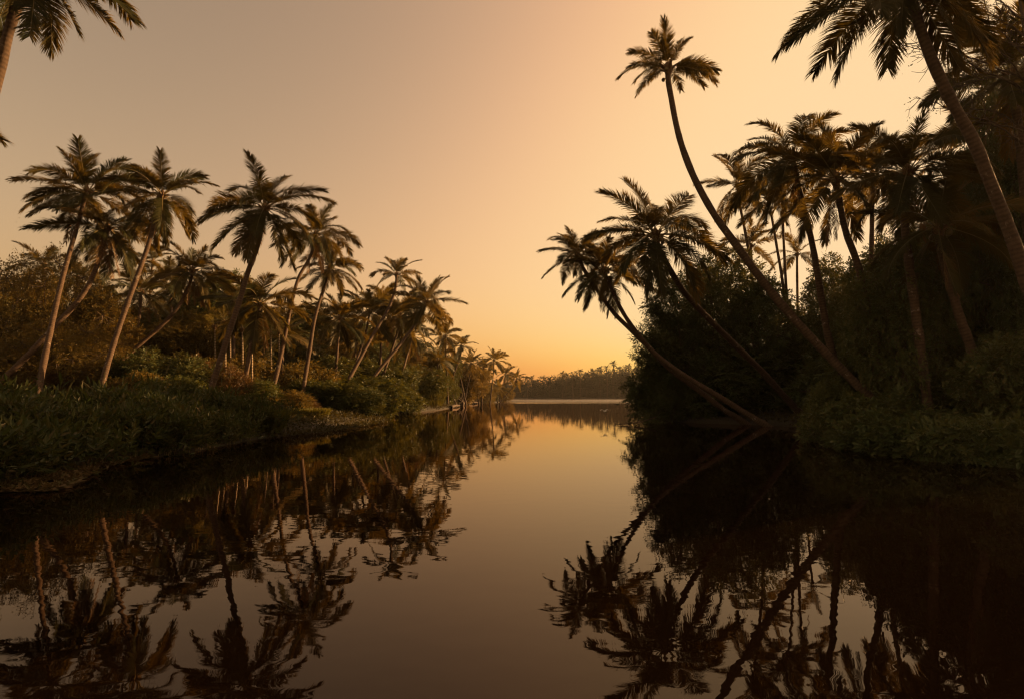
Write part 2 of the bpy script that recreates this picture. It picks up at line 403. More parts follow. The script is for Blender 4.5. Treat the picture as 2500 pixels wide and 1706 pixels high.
# ------------------------------------------------------------------ palm fronds (shared meshes)
def frond_mesh(name, elev, droop, L, nleaf, limp, seed, mats, sparse=0., lw=.048, sides=5, gap=.16, seg=3, leaf_len=.185):
    rg = np.random.default_rng(seed)
    g = Geo(); N = 16
    e = math.radians(elev); pos = np.zeros(3); pts = [pos.copy()]; tan = []
    yaw = 0; yawr = rg.normal(0, .25)
    for i in range(N):
        s = (i + .5) / N
        ee = max(e - math.radians(droop) * s ** 1.35, math.radians(-86)); yaw = yawr * s * s
        d = np.array((math.cos(ee) * math.cos(yaw), math.cos(ee) * math.sin(yaw), math.sin(ee)))
        tan.append(d); pos = pos + d * L / N; pts.append(pos.copy())
    pts = np.array(pts); tan = np.array(tan + [tan[-1]])
    rad = np.interp(np.linspace(0, 1, N + 1), [0, .06, .2, 1], [.075, .045, .028, .006])
    g.tube(pts, rad, sides, 1, False)
    roll0 = rg.normal(0, .35); rollr = rg.normal(0, .5)
    u = np.linspace(gap, .995, nleaf)
    wob = np.interp(u, np.linspace(0, 1, 14), rg.normal(0, .16, 14))
    V = []; Fq = []; nv = 0
    down = np.array((0, 0, -1.))
    for k, s in enumerate(u):
        p = np.array([np.interp(s * N, np.arange(N + 1), pts[:, c]) for c in range(3)])
        t = nrm(np.array([np.interp(s * N, np.arange(N + 1), tan[:, c]) for c in range(3)]))
        side = nrm(np.cross(np.array((0, 0, 1.)), t) if abs(t[2]) < .985 else np.array((0, 1., 0)))
        up = np.cross(t, side)
        ro = roll0 + rollr * s
        s1 = side * math.cos(ro) + up * math.sin(ro); u1 = np.cross(t, s1)
        prof = np.interp(s, [gap, .3, .5, .75, .92, 1], [.62, .95, 1, .88, .68, .5])
        for sg in (-1, 1):
            if rg.random() < sparse: continue
            a = math.radians(np.interp(s, [gap, .5, 1], [66, 50, 18])) + wob[k] + rg.normal(0, .07)
            d = nrm(t * math.cos(a) + s1 * sg * math.sin(a) + u1 * (.18 + rg.normal(0, .08)))
            ll = L * leaf_len * prof * (1 + rg.normal(0, .07))
            if rg.random() < .05: ll *= rg.uniform(.4, .8)
            q = p.copy(); li = limp * (1 + rg.normal(0, .3))
            if rg.random() < .05: li *= 2.5
            row = []
            for j in range(seg + 1):
                f = j / seg
                wv = nrm(np.cross(d, np.cross(t, d) + 1e-6)) if False else nrm(t - d * (t @ d))
                wd = lw * (L / 4.6) * np.interp(f, [0, .3, .75, 1], [.55, 1, .7, .05])
                row += [q + wv * wd * .5, q - wv * wd * .5]
                if j < seg:
                    q = q + d * ll / seg
                    d = nrm(d + down * li * (1.0 / seg) * 3 * (.35 + .9 * f))
            V += row
            for j in range(seg):
                Fq.append((nv + 2 * j, nv + 2 * j + 1, nv + 2 * j + 3, nv + 2 * j + 2))
            nv += 2 * (seg + 1)
    g.add(np.array(V), np.array(Fq), 0)
    return g.mesh(name, mats)

BINS = [84, 70, 55, 40, 25, 10, -5, -20, -38, -56, -75]
def droop_for(e): return np.interp(e, [-75, -40, 0, 30, 60, 84], [8, 26, 42, 58, 60, 46])
def limp_for(e): return np.interp(e, [-75, -20, 20, 60, 84], [.34, .50, .52, .26, .12])
FR = {}
def make_set(key, nleaf, var, lw, mats, seg, leaf_len=.248, gap=.16, sides=5):
    FR[key] = {}
    for e in BINS:
        FR[key][e] = [frond_mesh('frond', e, droop_for(e) * (.72 + .3 * v), 4.6, nleaf, limp_for(e) * (1 + .3 * (v % 2)), 1000 + int(e) * 7 + v * 131 + hash_(key),
                                 mats, .07, lw, sides, gap, seg, leaf_len) for v in range(var)]
def hash_(s): return sum(ord(c) * (i + 3) for i, c in enumerate(s))
PM = [M['palm'], M['rachis']]
make_set('near', 140, 4, .050, PM, 3)
make_set('mid', 80, 3, .074, PM, 3)
make_set('low', 34, 2, .17, PM, 2, sides=3)
make_set('areca', 26, 2, .12, [M['areca'], M['rachis']], 2, .22, .2, 4)
FR['dead'] = {e: [frond_mesh('dead_frond', e, 20, 4.6, 60, .9, 77 + v + int(e), [M['palm_dead'], M['rachis']], .25, .05) for v in range(2)] for e in (-38, -56, -75)}

g = Geo()
th = np.linspace(0, math.pi, 7); z = -np.cos(th) * .145; rr_ = np.sin(th) * .105
g.tube(np.stack((z * 0, z * 0, z), 1), np.maximum(rr_, .004), 8, 0, False)
COCONUT = g.mesh('coconut', [M['coconut']])

def place_frond(t, name, key, az, el, sc, off, rg, tilt=(0, 0)):
    az = math.radians(az)
    el = el + math.degrees(tilt[0] * math.cos(az) + tilt[1] * math.sin(az))
    bins = list(FR[key].keys())
    e = min(bins, key=lambda b_: abs(b_ - el))
    me = FR[key][e][int(rg.integers(len(FR[key][e])))]
    # the rest of the elevation is taken up by a small pitch
    d = math.radians(np.clip(el - e, -12, 12))
    o = put(name, me, t, off, (rg.normal(0, .16), -d, az), sc / 4.6)
    o.rotation_mode = 'XYZ'
    return o

def palm(label, trunk, D, Db=None, nf=24, L=4.2, seed=0, r=.15, lod='near', fronds=None, dead=0, coco=0, group='coconut palms', emax=82, emin=-62, upward=0., name='coconut_palm', extend=True, trunk_mat='trunk', areca=False):
    rg = np.random.default_rng(seed + 500)
    Db = Db or D
    T = np.array(trunk, float)
    ln = np.concatenate(([0], np.cumsum(np.linalg.norm(np.diff(T, axis=0), axis=1)))); ln /= ln[-1]
    P = [at(p[0], p[1], D + (Db - D) * f) for p, f in zip(T, ln)]
    if extend:                                   # carry the trunk down into the ground
        d = nrm(P[-1] - P[-2]); d[2] = min(d[2], -.35)
        zt = gz(P[-1][0], P[-1][1])
        if P[-1][2] > zt + .1:
            k = (P[-1][2] - zt) / -d[2]
            P.append(P[-1] + d * k * 1.0)
        P[-1][2] = min(P[-1][2], gz(P[-1][0], P[-1][1])) - .15
    base = P[-1].copy()
    ridged = lod == 'near'
    path = smooth_path(P[::-1], .075 if ridged else .45)
    q = np.linspace(0, 1, len(path))
    rad = r * np.interp(q, [0, .03, .12, .6, 1], [2.1, 1.45, 1.12, .95, .78])
    rad = rad * (1 + np.interp(q, np.linspace(0, 1, 40), rg.normal(0, .045, 40)))
    if ridged: rad = rad * (1 + .005 * np.where(np.arange(len(path)) % 2, 1, -1))
    t = thing(name, label, 'palm', base, group)
    g = Geo(); g.tube(path - base, rad, 10 if ridged else 7, 0)
    put('trunk', g.mesh('trunk', [M[trunk_mat]]), t)
    top = path[-1] - base
    ax = nrm(path[-1] - path[-8 if ridged else -2])
    # heart of the crown: overlapping fibrous leaf bases
    g = Geo(); hb = np.array([top - ax * .35 * (r / .15), top - ax * .05, top + np.array((0, 0, .25)), top + np.array((0, 0, .6)) * (L / 4.2)])
    g.tube(hb, np.array([.8, 1.25, 1.1, .2]) * r, 8, 0)
    for k in range(9):
        a = k * 2.4 + rg.random(); rr2 = np.array((math.cos(a), math.sin(a), 0))
        p0 = top - ax * .15 + rr2 * r * .5
        g.tube(np.array([p0, p0 + rr2 * r * 1.2 + np.array((0, 0, .18)), p0 + rr2 * r * 2.6 + np.array((0, 0, .30))]), [.07, .06, .02], 5, 0)
    put('leaf_bases', g.mesh('leaf_bases', [M['fibre']]), t)
    tilt = (ax[0] * .25, ax[1] * .25)
    off = top + np.array((0, 0, .1))
    key = 'areca' if areca else lod
    if fronds is None:
        fronds = []
        for i in range(nf):
            a = (i + .5) / nf
            el = emax - (emax - emin) * a ** (1.15 - upward) + rg.normal(0, 7)
            fronds.append((i * 137.508 + seed * 61 + rg.normal(0, 12), el, np.interp(a, [0, .12, .3, .6, 1], [.72, .84, .98, 1.05, .95]) * rg.uniform(.88, 1.1)))
    for az, el, s in fronds:
        rr3 = np.array((math.cos(math.radians(az)), math.sin(math.radians(az)), 0)) * r * .5
        place_frond(t, 'frond', key, az, el, s * L, off + rr3, rg, tilt)
    for k in range(dead):
        place_frond(t, 'dead_frond', 'dead', rg.uniform(0, 360), rg.choice([-56, -75, -75]), L * rg.uniform(.75, .95), off - np.array((0, 0, .2)), rg)
    for k in range(coco):
        a = rg.uniform(0, 6.28); rr2 = rg.uniform(1.3, 2.6) * r
        put('coconut', COCONUT, t, top + np.array((math.cos(a) * rr2, math.sin(a) * rr2, -rg.uniform(.0, .5))), (rg.normal(0, .4), rg.normal(0, .4), a))
    return t

# ------------------------------------------------------------------ coconut palms of the left bank
GL = 'tall coconut palms on the left bank'
palm('coconut palm in the top left corner, only its ringed trunk and hanging fronds showing', [(92, -70), (75, -40), (48, 0), (20, 80), (-2, 178), (-60, 400), (-110, 640), (-150, 900)], 14.5, 15.5, L=2.8, seed=1, r=.15, coco=4, group=GL,
     fronds=[(318, -75, 1.0), (345, -56, 1.02), (10, -38, .98), (60, 25, .95), (200, -60, .8), (170, -20, 1), (60, 40, 1), (100, 60, 1), (150, 30, 1), (210, 20, 1), (260, 45, 1), (330, 62, .9), (20, 70, .9), (230, 75, .8), (120, 10, 1), (285, -50, .75)])
palm('coconut palm outside the left edge, a reddish frond tip reaching into the sky', [(-246, 250), (-250, 320), (-265, 500), (-290, 800)], 16, 17, L=3.3, seed=2, r=.14, group=GL, fronds=[(2, 8, 1), (180, 20, 1), (90, 30, 1), (270, 60, .8), (120, 60, 1), (225, 60, 1), (160, -20, 1), (200, -40, .9)])
palm('leftmost full coconut palm, tall, its curved trunk rising out of the fern thicket', [(212, 472), (204, 495), (188, 555), (166, 630), (145, 710), (127, 790), (112, 860), (100, 920), (92, 970)], 33.6, 27.5, nf=24, L=4.0, seed=3, r=.135, dead=1, coco=5, group=GL,
     fronds=[(180, 10, 1.08), (172, 26, 1.0), (165, 48, .95), (186, -2, 1.0), (195, -18, .85), (150, 62, .8), (110, 78, .9), (75, 70, .9), (50, 66, .9), (300, 72, .85), (20, 52, .9), (8, 40, .9), (0, 18, .95), (345, 8, .95), (30, 30, .9), (250, 40, .8), (270, 65, .7), (230, -30, .8), (290, -30, .8), (200, -52, .7), (320, -38, .8), (40, -20, .9), (90, 20, 1), (130, 10, 1), (100, -30, .9), (170, -45, .8), (245, 10, .9)])
palm('palm with a tilted trunk and drooping rust-coloured crown between the two leftmost tall palms', [(262, 560), (252, 600), (240, 640), (215, 700), (180, 748), (140, 790), (90, 845), (40, 895), (0, 932), (-40, 965)], 33.7, 30, nf=24, L=3.4, seed=4, r=.15, dead=3, group=GL, emax=60, emin=-70)
palm('second tall coconut palm from the left, trunk bathed in pinkish sun', [(396, 480), (384, 520), (374, 555), (360, 605), (335, 675), (308, 750), (284, 820), (265, 880), (250, 935)], 33, 29, nf=26, L=3.45, seed=5, r=.135, dead=1, coco=6, group=GL, emin=-66)
palm('tallest coconut palm at the middle of the left bank, full crown over a stout trunk', [(646, 512), (638, 560), (628, 605), (605, 665), (585, 735), (560, 810), (538, 880), (518, 940)], 27.3, 25.5, L=3.4, seed=6, r=.13, dead=1, coco=7, group=GL,
     fronds=[(178, 14, 1.05), (172, 32, 1.05), (160, 60, .95), (186, 2, .95), (200, -32, 1.0), (215, -40, .95), (245, -56, .9), (255, -62, .95), (285, -38, .8), (330, -45, 1.0), (345, -56, 1.1), (350, -12, .9), (5, 30, 1.05), (15, 42, .95), (0, 8, .9), (30, -10, .9), (95, 76, .92), (70, 68, .92), (265, 72, .85), (120, 64, .9), (40, 66, .8), (90, 30, .9), (140, 10, .9), (60, -20, .9), (270, 20, .7), (310, 10, .8), (130, -30, .9)])
palm('palm with a shaggy browning crown just right of the tallest left-bank palm', [(770, 575), (762, 615), (748, 645), (728, 680), (712, 740), (698, 810), (683, 880), (668, 945)], 44, 38, nf=24, L=3.5, seed=7, r=.14, dead=3, coco=3, group=GL, emin=-60)
palm('slim palm with a round crown, lower and right of the shaggy palm', [(806, 655), (797, 690), (780, 735), (766, 790), (757, 850), (745, 920), (736, 985)], 48, 41, nf=24, L=3.2, seed=8, r=.145, group=GL, coco=3, emin=-55)
palm('slender palm standing clear above the grove beside the open sky, small crown', [(968, 672), (965, 708), (947, 757), (916, 808), (884, 866), (850, 928), (834, 955)], 58, 50, nf=16, L=2.9, seed=9, r=.17, lod='mid', group=GL, emax=80, emin=-35)
palm('big leaning palm at the grove edge whose fronds overhang the river', [(1042, 738), (1030, 770), (1014, 792), (975, 843), (932, 894), (893, 948)], 56, 50, nf=25, L=4.0, seed=10, r=.17, lod='mid', group=GL, coco=3, emin=-62)

GM = 'palms packed inside the left grove'
inner = [
 ('bushy palm left of the slender clear-standing palm, upright fronds', [(902, 765), (896, 800), (886, 835), (870, 880), (855, 930)], 62, 22, 4.2, 'mid', 0),
 ('short palm under the round-crowned slim palm, straight pale trunk', [(828, 780), (827, 810), (824, 850), (820, 900), (815, 950)], 58, 21, 3.9, 'mid', 0),
 ('low palm with golden drooping fronds behind the tallest left-bank trunk', [(634, 745), (628, 775), (617, 812), (606, 883), (597, 934), (588, 980)], 40, 22, 3.9, 'near', 1),
 ('palm with a brown skirt of dead fronds on a long bowed trunk', [(470, 662), (464, 690), (454, 715), (434, 752), (397, 793), (340, 842), (284, 891), (255, 920)], 42, 22, 3.0, 'near', 7),
 ('small far palm peeping between the two left trunks', [(373, 640), (370, 668), (366, 720), (360, 800)], 66, 15, 3.1, 'mid', 0),
 ('palm with a slanting thin trunk behind the pinkish trunk', [(343, 716), (343, 750), (331, 827), (322, 882)], 48, 19, 3.3, 'mid', 1),
 ('drooping palm left of the skirted palm', [(420, 700), (420, 730), (418, 790), (414, 850)], 55, 18, 3.7, 'mid', 1),
 ('small palm in the gap right of the twiggy tree', [(246, 702), (244, 730), (240, 800)], 60, 15, 3.0, 'mid', 0),
 ('palm top half buried in the twiggy tree', [(189, 680), (188, 710), (186, 790)], 55, 14, 3.0, 'mid', 0),
 ('palm top rising behind the twiggy tree at the far left', [(108, 648), (107, 680), (105, 780)], 52, 13, 2.9, 'mid', 0),
 ('little palm framed between two tall trunks of the left grove', [(726, 772), (727, 800), (727, 880)], 75, 15, 3.2, 'mid', 0),
 ('dim palm behind the slim round-crowned palm', [(772, 786), (773, 815), (775, 880)], 72, 17, 3.8, 'mid', 0),
 ('dense dark palm between the bushy palm and the leaning edge palm', [(978, 772), (972, 805), (955, 860), (930, 930)], 64, 22, 4.2, 'mid', 1),
 ('palm with yellowing fronds left of the tallest trunk', [(572, 738), (572, 770), (570, 850)], 52, 15, 3.0, 'mid', 2),
 ('brown-fringed palm low behind the leaning edge palm', [(1005, 820), (1000, 845), (985, 900)], 70, 18, 3.6, 'mid', 3),
 ('squat palm under the bushy palm', [(868, 842), (868, 862), (862, 920)], 66, 17, 3.6, 'mid', 1),
 ('palm behind the dense dark palm, crown against the sky', [(935, 735), (934, 770), (930, 850)], 72, 16, 3.8, 'mid', 0),
 ('palm low in the thicket between shaggy and slim palms', [(690, 818), (690, 850), (688, 910)], 52, 15, 3.0, 'mid', 1),
]
for k, (lab, tr, D, nf, L, lod, dead) in enumerate(inner):
    palm(lab, tr, D, D * .93, nf=nf, L=L * 1.04, seed=20 + k, r=.15, lod=lod, dead=dead, group=GM, emin=-58, coco=2 if lod == 'near' else 0)

GP = 'palms along the far reach of the left bank'
reach = [
 ('palm crown just right of the overhanging edge palm, far down the bank', [(1087, 822), (1088, 850), (1090, 900)], 90, 19, 4.2),
 ('palm with a crooked bare trunk on the far reach of the left bank', [(1126, 846), (1124, 868), (1111, 905), (1098, 940)], 98, 17, 4.0),
 ('wide golden palm low below the two far-reach crowns', [(1068, 880), (1068, 905), (1066, 945)], 86, 19, 4.4),
 ('heavy palm in the middle of the far reach', [(1150, 888), (1148, 910), (1140, 950)], 112, 19, 4.6),
 ('tall rounded palm near the tip of the left bank', [(1206, 880), (1205, 905), (1200, 950)], 128, 19, 4.8),
 ('outermost palm at the tip of the left bank, leaning over the water', [(1262, 925), (1255, 940), (1232, 968)], 165, 17, 5.0),
 ('palm next to the outermost one at the bank tip', [(1234, 914), (1230, 935), (1220, 965)], 155, 17, 5.0),
 ('low bright palm beside the driftwood shore', [(1072, 936), (1073, 950), (1075, 966)], 104, 17, 3.6),
 ('low palm sweeping its fronds to the water at the bank tip', [(1216, 948), (1217, 960), (1220, 972)], 150, 16, 4.4),
 ('dark palm between the heavy and the tall rounded far palms', [(1181, 896), (1181, 915), (1178, 955)], 122, 17, 4.4),
 ('palm half hidden left of the wide golden palm', [(1046, 905), (1046, 925), (1044, 960)], 84, 15, 3.8),
 ('small palm on the shore under the heavy palm', [(1165, 940), (1166, 952), (1168, 972)], 125, 14, 4.0),
 ('palm leaning left behind the crooked bare trunk', [(1112, 880), (1118, 900), (1130, 950)], 108, 15, 4.0),
]
for k, (lab, tr, D, nf, L) in enumerate(reach):
    palm(lab, tr, D, nf=nf, L=L * .85, seed=60 + k, r=.17, lod='mid' if D < 115 else 'low', group=GP, dead=1 if k % 3 == 0 else 0)

GA = 'thin pale areca palms in the left grove'
for k, (x, yt, yb, D, side) in enumerate([(524, 800, 900, 44, 'left of the tallest left-bank trunk, first from the left'), (549, 790, 950, 42, 'right beside the tallest left-bank trunk'), (561, 770, 905, 47, 'just right of the tallest left-bank trunk, set back'),
                                          (591, 806, 900, 45, 'left of the golden drooping palm trunk'), (614, 805, 955, 42, 'right of the golden drooping palm trunk'), (636, 865, 918, 50, 'short, midway between two tall trunks'),
                                          (645, 845, 920, 52, 'short, left of the shaggy palm trunk'), (661, 815, 935, 47, 'crossing just left of the shaggy palm trunk'), (681, 812, 940, 47, 'crossing just right of the shaggy palm trunk'), (748, 850, 912, 60, 'behind the slim palm trunk')]):
    palm('thin straight areca palm ' + side, [(x, yt), (x + 1, (yt + yb) / 2), (x + 1, yb)], D, nf=9, L=1.9, seed=90 + k, r=.075, lod='low', group=GA, areca=True, emax=80, emin=-10, name='areca_palm', trunk_mat='areca_trunk')

# ------------------------------------------------------------------ coconut palms of the right bank
GR = 'coconut palms on the right bank'
palm('tall slender palm arching far out from the right bank with a small sparse crown', [(1632, 168), (1631, 195), (1639, 241), (1649, 296), (1662, 349), (1679, 397), (1702, 450), (1744, 525), (1800, 602), (1848, 668), (1897, 731), (1957, 799), (2013, 859), (2070, 916), (2116, 961), (2154, 1000)], 25.5, 23.5, L=2.55, seed=110, r=.175, group=GR,
     fronds=[(95, 88, .98), (60, 80, .8), (250, 80, .85), (170, 55, .85), (160, 40, .8), (178, 16, 1.0), (196, -8, .85), (8, 22, 1.1), (352, 12, .95), (15, 0, .85), (340, -12, .75), (300, 62, .6), (240, 52, .6), (100, 40, .8), (60, 20, .9), (130, 10, .8)], coco=2)
palm('stout palm in the top right corner, crown cut off by the frame, fronds hanging down', [(2206, -60), (2218, -25), (2228, 5), (2248, 75), (2281, 162), (2328, 258), (2377, 345), (2420, 452), (2463, 560), (2500, 668), (2560, 860), (2600, 1000)], 15, 15.5, L=3.8, seed=111, r=.165, group=GR, coco=6,
     fronds=[(180, 0, 1.0), (202, -34, .98), (238, -64, .66), (192, 18, 1.02), (340, -42, .95), (325, -58, .8), (10, -10, 1), (20, 20, 1), (60, 20, 1), (100, 0, 1), (140, 10, 1), (170, 40, 1), (80, 60, .9), (260, 60, .9), (300, 30, .7), (350, 45, .9), (120, -30, .8), (255, -40, .55), (160, -20, .9), (40, -35, .9)])
palm('large palm with a wide spreading crown leaning over the river from the right bank', [(1600, 578), (1612, 615), (1630, 648), (1666, 708), (1714, 762), (1768, 816), (1815, 862), (1863, 909), (1906, 957), (1956, 1010)], 27, 34.5, L=3.6, seed=112, r=.18, group=GR, coco=8, dead=0,
     fronds=[(178, 62, 1.05), (150, 78, 1.05), (95, 86, 1.05), (60, 76, 1.1), (20, 62, 1.0), (8, 44, .95), (172, 38, .8), (182, 14, 1.0), (190, 2, 1.0), (5, 14, 1.15), (350, 2, 1.0), (335, -22, 1.05), (310, -48, .95), (345, -38, 1.1), (215, -32, 1.0), (235, -52, 1.0), (258, -70, 1.0), (275, -72, 1.05), (200, -20, .9), (30, 0, 1.0), (90, 30, 1), (140, 20, .9), (120, -20, .9), (60, -30, .9), (265, 45, .7), (300, 20, .7), (240, 10, .8)])
palm('leftmost palm over the river on the right bank, twin trunk crown nearest the open sky', [(1410, 626), (1432, 670), (1462, 715), (1500, 766), (1541, 806), (1604, 868), (1664, 912), (1721, 947), (1784, 985), (1834, 1016), (1874, 1040)], 38, 34.8, nf=24, L=2.8, seed=113, r=.17, group=GR, coco=3, emax=84, emin=-45)
palm('twin-trunk palm between the leftmost river palm and the wide crown', [(1474, 662), (1492, 705), (1520, 762), (1547, 802), (1582, 846), (1640, 905), (1705, 952), (1768, 1000), (1808, 1024)], 36, 37, nf=25, L=3.2, seed=114, r=.16, group=GR, coco=5, dead=2, emin=-66)
right_in = [
 ('tall bushy palm in the right thicket, upright fronds against the bright sky', [(1936, 388), (1944, 430), (1960, 500), (1977, 568), (1988, 622), (1998, 684), (2011, 761), (2018, 805), (2032, 862)], 26, 26, 4.0, 'near', 1, .16),
 ('palm right of the tall bushy one, trunk curving down to a brown foot', [(2040, 440), (2050, 495), (2065, 568), (2086, 622), (2104, 684), (2122, 787), (2142, 872)], 24, 25, 3.8, 'near', 2, .165),
 ('broad dark palm whose upright frond stands left of the stout trunk', [(2216, 425), (2214, 465), (2208, 540), (2218, 632), (2235, 760)], 21, 27, 3.6, 'near', 1, .17),
 ('palm with a leaning pale foot standing at the right shrubs', [(2290, 560), (2300, 620), (2337, 757), (2368, 842), (2396, 927), (2422, 1034)], 20.5, 20, 3.6, 'near', 2, .165),
 ('small palm right behind the tall slender arching trunk', [(1800, 455), (1806, 500), (1818, 560), (1830, 625), (1838, 700)], 46, 20, 4.6, 'near', 0, .14),
 ('little back palm low behind the arching trunk', [(1832, 602), (1835, 640), (1838, 700)], 48, 18, 3.6, 'mid', 0, .14),
 ('thin-trunk palm, left one of a close pair seen against the glow', [(1874, 486), (1886, 540), (1896, 600), (1908, 670), (1917, 740)], 43, 17, 3.6, 'near', 1, .12),
 ('thin-trunk palm, right one of a close pair seen against the glow', [(1912, 500), (1912, 560), (1915, 620), (1918, 680), (1922, 745)], 44, 16, 3.6, 'near', 1, .12),
 ('backlit small palm in the gap between two right-bank trunks', [(1946, 622), (1946, 660), (1947, 740)], 55, 15, 3.4, 'mid', 0, .15),
 ('ragged palm half cut by the right frame edge, high', [(2470, 190), (2480, 260), (2496, 400), (2520, 700)], 19, 24, 3.6, 'near', 2, .16),
 ('sunlit-edged palm behind the stout trunk', [(2385, 345), (2390, 400), (2400, 520), (2415, 700)], 25, 24, 3.8, 'near', 3, .16),
 ('deep-shade palm among the foliage behind the stout trunk', [(2480, 470), (2484, 540), (2490, 700)], 24, 22, 3.8, 'near', 1, .16),
 ('hazy palm high behind the broad dark palm', [(2130, 430), (2130, 480), (2128, 600)], 34, 19, 4.0, 'near', 1, .15),
]
for k, (lab, tr, D, nf, L, lod, dead, r) in enumerate(right_in):
    palm(lab, tr, D, D * 1.02, nf=int(nf * .9), L=L * .84, seed=130 + k, r=r, lod=lod, dead=dead, group=GR, emin=-58, coco=3 if lod == 'near' else 0)

# ------------------------------------------------------------------ broadleaf trees and shrubs (shared meshes)
def sprays(g, rg, blobs, nspray, per, leafL, leafW, slen, droop, shell=.5, upbias=.25, mat=0, twigs=False, spread=1.0):
    B = np.array([b[0] for b in blobs]); R = np.array([b[1] for b in blobs]); W = R ** 2 / np.sum(R ** 2)
    k = rg.choice(len(B), nspray, p=W)
    d = nrm(rg.normal(0, 1, (nspray, 3)) + np.array((0, 0, upbias)))
    rr = R[k] * (shell + (1 - shell) * rg.random(nspray) ** .6)
    p = B[k] + d * rr[:, None] * np.array((1, 1, .8))
    sd = nrm(d + rg.normal(0, .5, (nspray, 3)) * spread + np.array((0, 0, -droop)))
    sl = slen * rg.uniform(.6, 1.3, nspray)
    up = nrm(rg.normal(0, .45, (nspray, 3)) + np.array((0, 0, 1)))
    side = nrm(np.cross(sd, up))
    t = np.linspace(.12, 1, per)
    P = p[:, None] + sd[:, None] * (sl[:, None] * t[None])[..., None]
    P[..., 2] -= (sl[:, None] * t[None] ** 2) * droop * .35
    sg = np.where(np.arange(per) % 2, 1., -1.); sg[-1] = 0
    ld = sd[:, None] * (.55 + .5 * (sg == 0))[None, :, None] + side[:, None] * sg[None, :, None] * .95 + rg.normal(0, .22, (nspray, per, 3)) + np.array((0, 0, -droop * .5))
    lu = np.broadcast_to(up[:, None], ld.shape) + rg.normal(0, .3, ld.shape)
    n = nspray * per
    s = rg.uniform(.65, 1.25, n)
    g.leaves(P.reshape(-1, 3), ld.reshape(-1, 3), lu.reshape(-1, 3), leafL * s, leafW * s, mat)
    return p, sd, sl

def tree_protos(seed, H, R, zlow, nblob, nspray, per, leafL, leafW, slen, droop, leaf, trunk_r=.16, twiggy=0, shell=.4, br=(.26, .40), rad=(.45, .95)):
    rg = np.random.default_rng(seed)
    g = Geo()
    zc, hz = (H + zlow) / 2, (H - zlow) / 2
    blobs = []
    fork = np.array((rg.normal(0, .2), rg.normal(0, .2), max(zlow * .9, H * .18)))
    g.tube(smooth_path([(0, 0, -.3), fork * (.5, .5, .5) + rg.normal(0, .08, 3), fork], .4), trunk_r, 8, 0, False) if zlow > .8 else None
    for i in range(nblob):
        z = -1 + 2 * (i + .5) / nblob; a = i * 2.39996 + rg.normal(0, .3)
        rr = math.sqrt(max(0, 1 - z * z * .85)) * rg.uniform(*rad)
        c = np.array((math.cos(a) * rr * R, math.sin(a) * rr * R, zc + z * hz * .86 + rg.normal(0, .15)))
        rb = R * rg.uniform(*br) * (1 - .25 * abs(z))
        blobs.append((c, rb))
        mid = fork + (c - fork) * .5 + rg.normal(0, .05 * R, 3) + np.array((0, 0, .06 * R))
        base = fork if zlow > .8 else np.array((rg.normal(0, .2), rg.normal(0, .2), -.2))
        g.tube(smooth_path([base, mid, c], .5), np.linspace(trunk_r * .5, .015, max(3, len(smooth_path([base, mid, c], .5)))), 4, 0, False)
    lg = Geo()
    p, sd, sl = sprays(lg, rg, blobs, nspray, per, leafL, leafW, slen, droop, shell)
    if twiggy:
        k = rg.choice(len(p), twiggy)
        B = np.array([b[0] for b in blobs])
        for q in k:
            c = B[np.argmin(np.linalg.norm(B - p[q], axis=1))]
            e = p[q] + sd[q] * sl[q] * rg.uniform(.9, 2.0)
            m_ = (c + e) / 2 + rg.normal(0, .15, 3)
            g.tube(np.array([c, m_, e]), [.03, .017, .006], 3, 0, False)
    return g.mesh('trunk', [M['bark']]), lg.mesh('crown', [M[leaf]]), H, R

T = {}
T['pinnate'] = [tree_protos(301 + k, 10, 4.4, .2, 34, 3400, 11, .27, .09, 1.0, .3, 'dark_leaf', .17, 90, .3, (.13, .27), (.35, 1.15)) for k in range(3)]
T['dark'] = [tree_protos(311 + k, 10, 4.0, 1.2, 34, 4200, 7, .24, .125, .5, .3, 'dark_leaf', .17, 50) for k in range(3)]
T['round'] = [tree_protos(321 + k, 10, 3.8, 2.6, 26, 5200, 7, .21, .12, .42, .2, 'green_leaf', .18) for k in range(2)]
T['olive'] = [tree_protos(331 + k, 10, 4.2, 1.6, 28, 5600, 7, .22, .11, .5, .45, 'olive_leaf', .16, 60) for k in range(3)]
T['twiggy'] = [tree_protos(341 + k, 10, 5.0, .8, 40, 6400, 6, .18, .08, .5, .5, 'olive_leaf', .18, 420, .35) for k in range(2)]
T['bush'] = [tree_protos(351 + k, 3, 2.1, -.2, 18, 3000, 8, .16, .085, .35, .25, 'dark_leaf', .05, 20, .45, (.3, .42)) for k in range(2)]
T['low_bush'] = [tree_protos(391 + k, 1.4, 1.6, -.3, 16, 1300, 7, .26, .11, .4, .25, 'dark_leaf', .03, 20, .4, (.28, .42)) for k in range(2)]
T['green_bush'] = [tree_protos(361 + k, 3, 2.1, -.2, 18, 3000, 8, .16, .08, .38, .25, 'green_leaf', .05, 20, .45, (.3, .42)) for k in range(3)]
T['olive_bush'] = [tree_protos(371 + k, 3, 2.1, -.2, 18, 3000, 8, .16, .075, .38, .3, 'olive_leaf', .05, 40, .45, (.3, .42)) for k in range(2)]
T['russet_bush'] = [tree_protos(381 + k, 3, 1.9, -.2, 15, 2400, 7, .15, .07, .35, .3, 'brown_leaf', .05, 60, .45, (.3, .42)) for k in range(1)]

